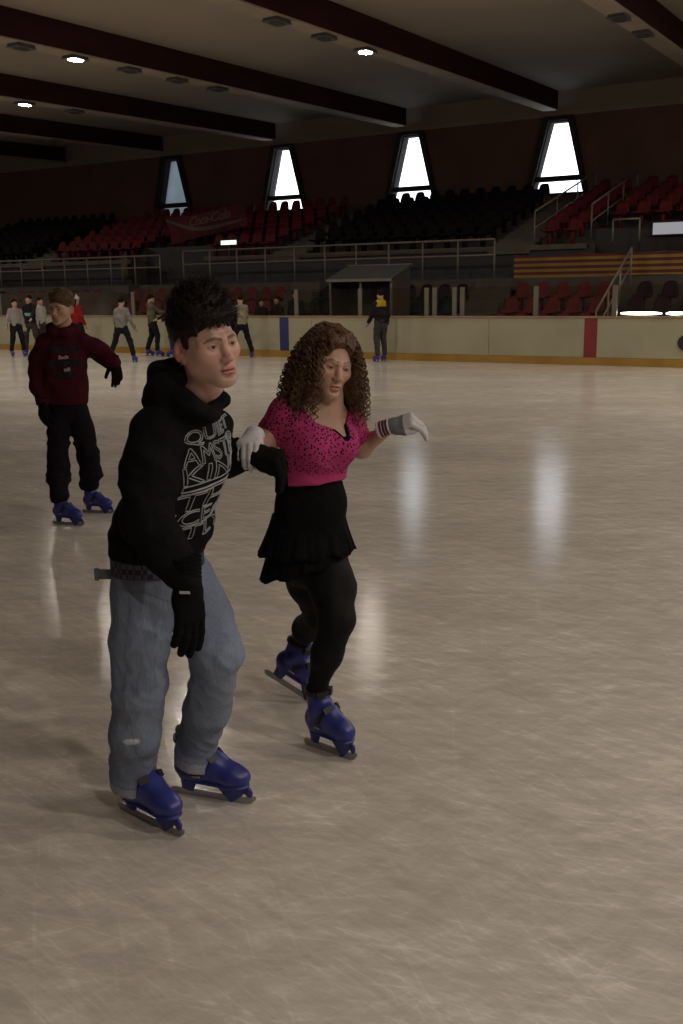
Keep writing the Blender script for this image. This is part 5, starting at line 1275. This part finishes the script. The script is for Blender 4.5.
far_figure(-7.30, 28.4, 1.64, 150, 'far person in a red jacket and a white bobble hat', REDTOP, NAVY, hat=WHITE, armL=(.25, .2))
far_figure(-5.42, 25.3, 1.60, 165, 'far lone skater in a grey top and dark trousers, legs apart', GREYTOP, NAVY, stride=.55, armL=(.25, .15), armR=(.25, .15), lean=-.03)
far_figure(-5.06, 27.6, 1.66, 120, 'far person in a dark vest and pale sleeves hugging a companion beside the boards', VEST, NAVY, armL=(.2, 1.1), armR=(.2, .9), stride=.4, lean=.06)
far_figure(-4.42, 27.2, 1.60, -70, 'far person in a dark top and blue jeans facing the companion in the vest', DARKTOP, BLUEJ, armL=(.2, .7), armR=(.2, .8))
far_figure(-2.52, 26.2, 1.62, 200, 'far skater in a beige top and black trousers right of the black hoodie', BEIGE, NAVY, stride=.5, armL=(.15, .6), armR=(.15, .6), hat=None)
far_figure(1.00, 24.35, 1.70, 205, 'far person in a black jacket with a yellow yoke, alone at the boards', DARKTOP, GREYT, yoke=YEL, badge=LBLUE, stride=.05, armL=(.15, .25), armR=(.12, .0))
# onlookers behind the glass
for (X, Y, H, yw, t) in ((-16.35, 23.05, 1.50, 25, 'dark onlooker behind the glass, left one of the pair beside the blue stripe'), (-15.85, 23.10, 1.56, -20, 'dark onlooker behind the glass, right one of the pair beside the blue stripe'), (-15.20, 23.05, 1.72, 10, 'dark onlooker behind the glass, next to the post above the blue stripe')):
    U = X*math.cos(YAW)+Y*math.sin(YAW); D = -X*math.sin(YAW)+Y*math.cos(YAW)
    far_figure(U, D, H, yw, t, DARKTOP, NAVY, skates=False, stride=.05)
# ------------------------------------------------------------------ light
w = bpy.data.worlds.new('daylight'); scene.world = w; w.use_nodes = True
w.node_tree.nodes['Background'].inputs[0].default_value = (.93, .96, 1, 1); w.node_tree.nodes['Background'].inputs[1].default_value = 1.9
for m, s in ((LAMP_ON, 300.0), (LAMP_DIM, 110.0), (GLARE, 9.0), (GLOW_G, 1.0), (GLOW_W, .2)):
    for n in m.node_tree.nodes:
        if n.type == 'EMISSION': n.inputs[1].default_value = s
scene.view_settings.view_transform = 'Standard'; scene.view_settings.look = 'None'
scene.view_settings.gamma = 1; scene.view_settings.use_curve_mapping = False
scene.view_settings.exposure = 0.89
scene.cycles.use_denoising = True
scene.cycles.max_bounces = 6; scene.cycles.transparent_max_bounces = 8
scene.cycles.sample_clamp_indirect = 6
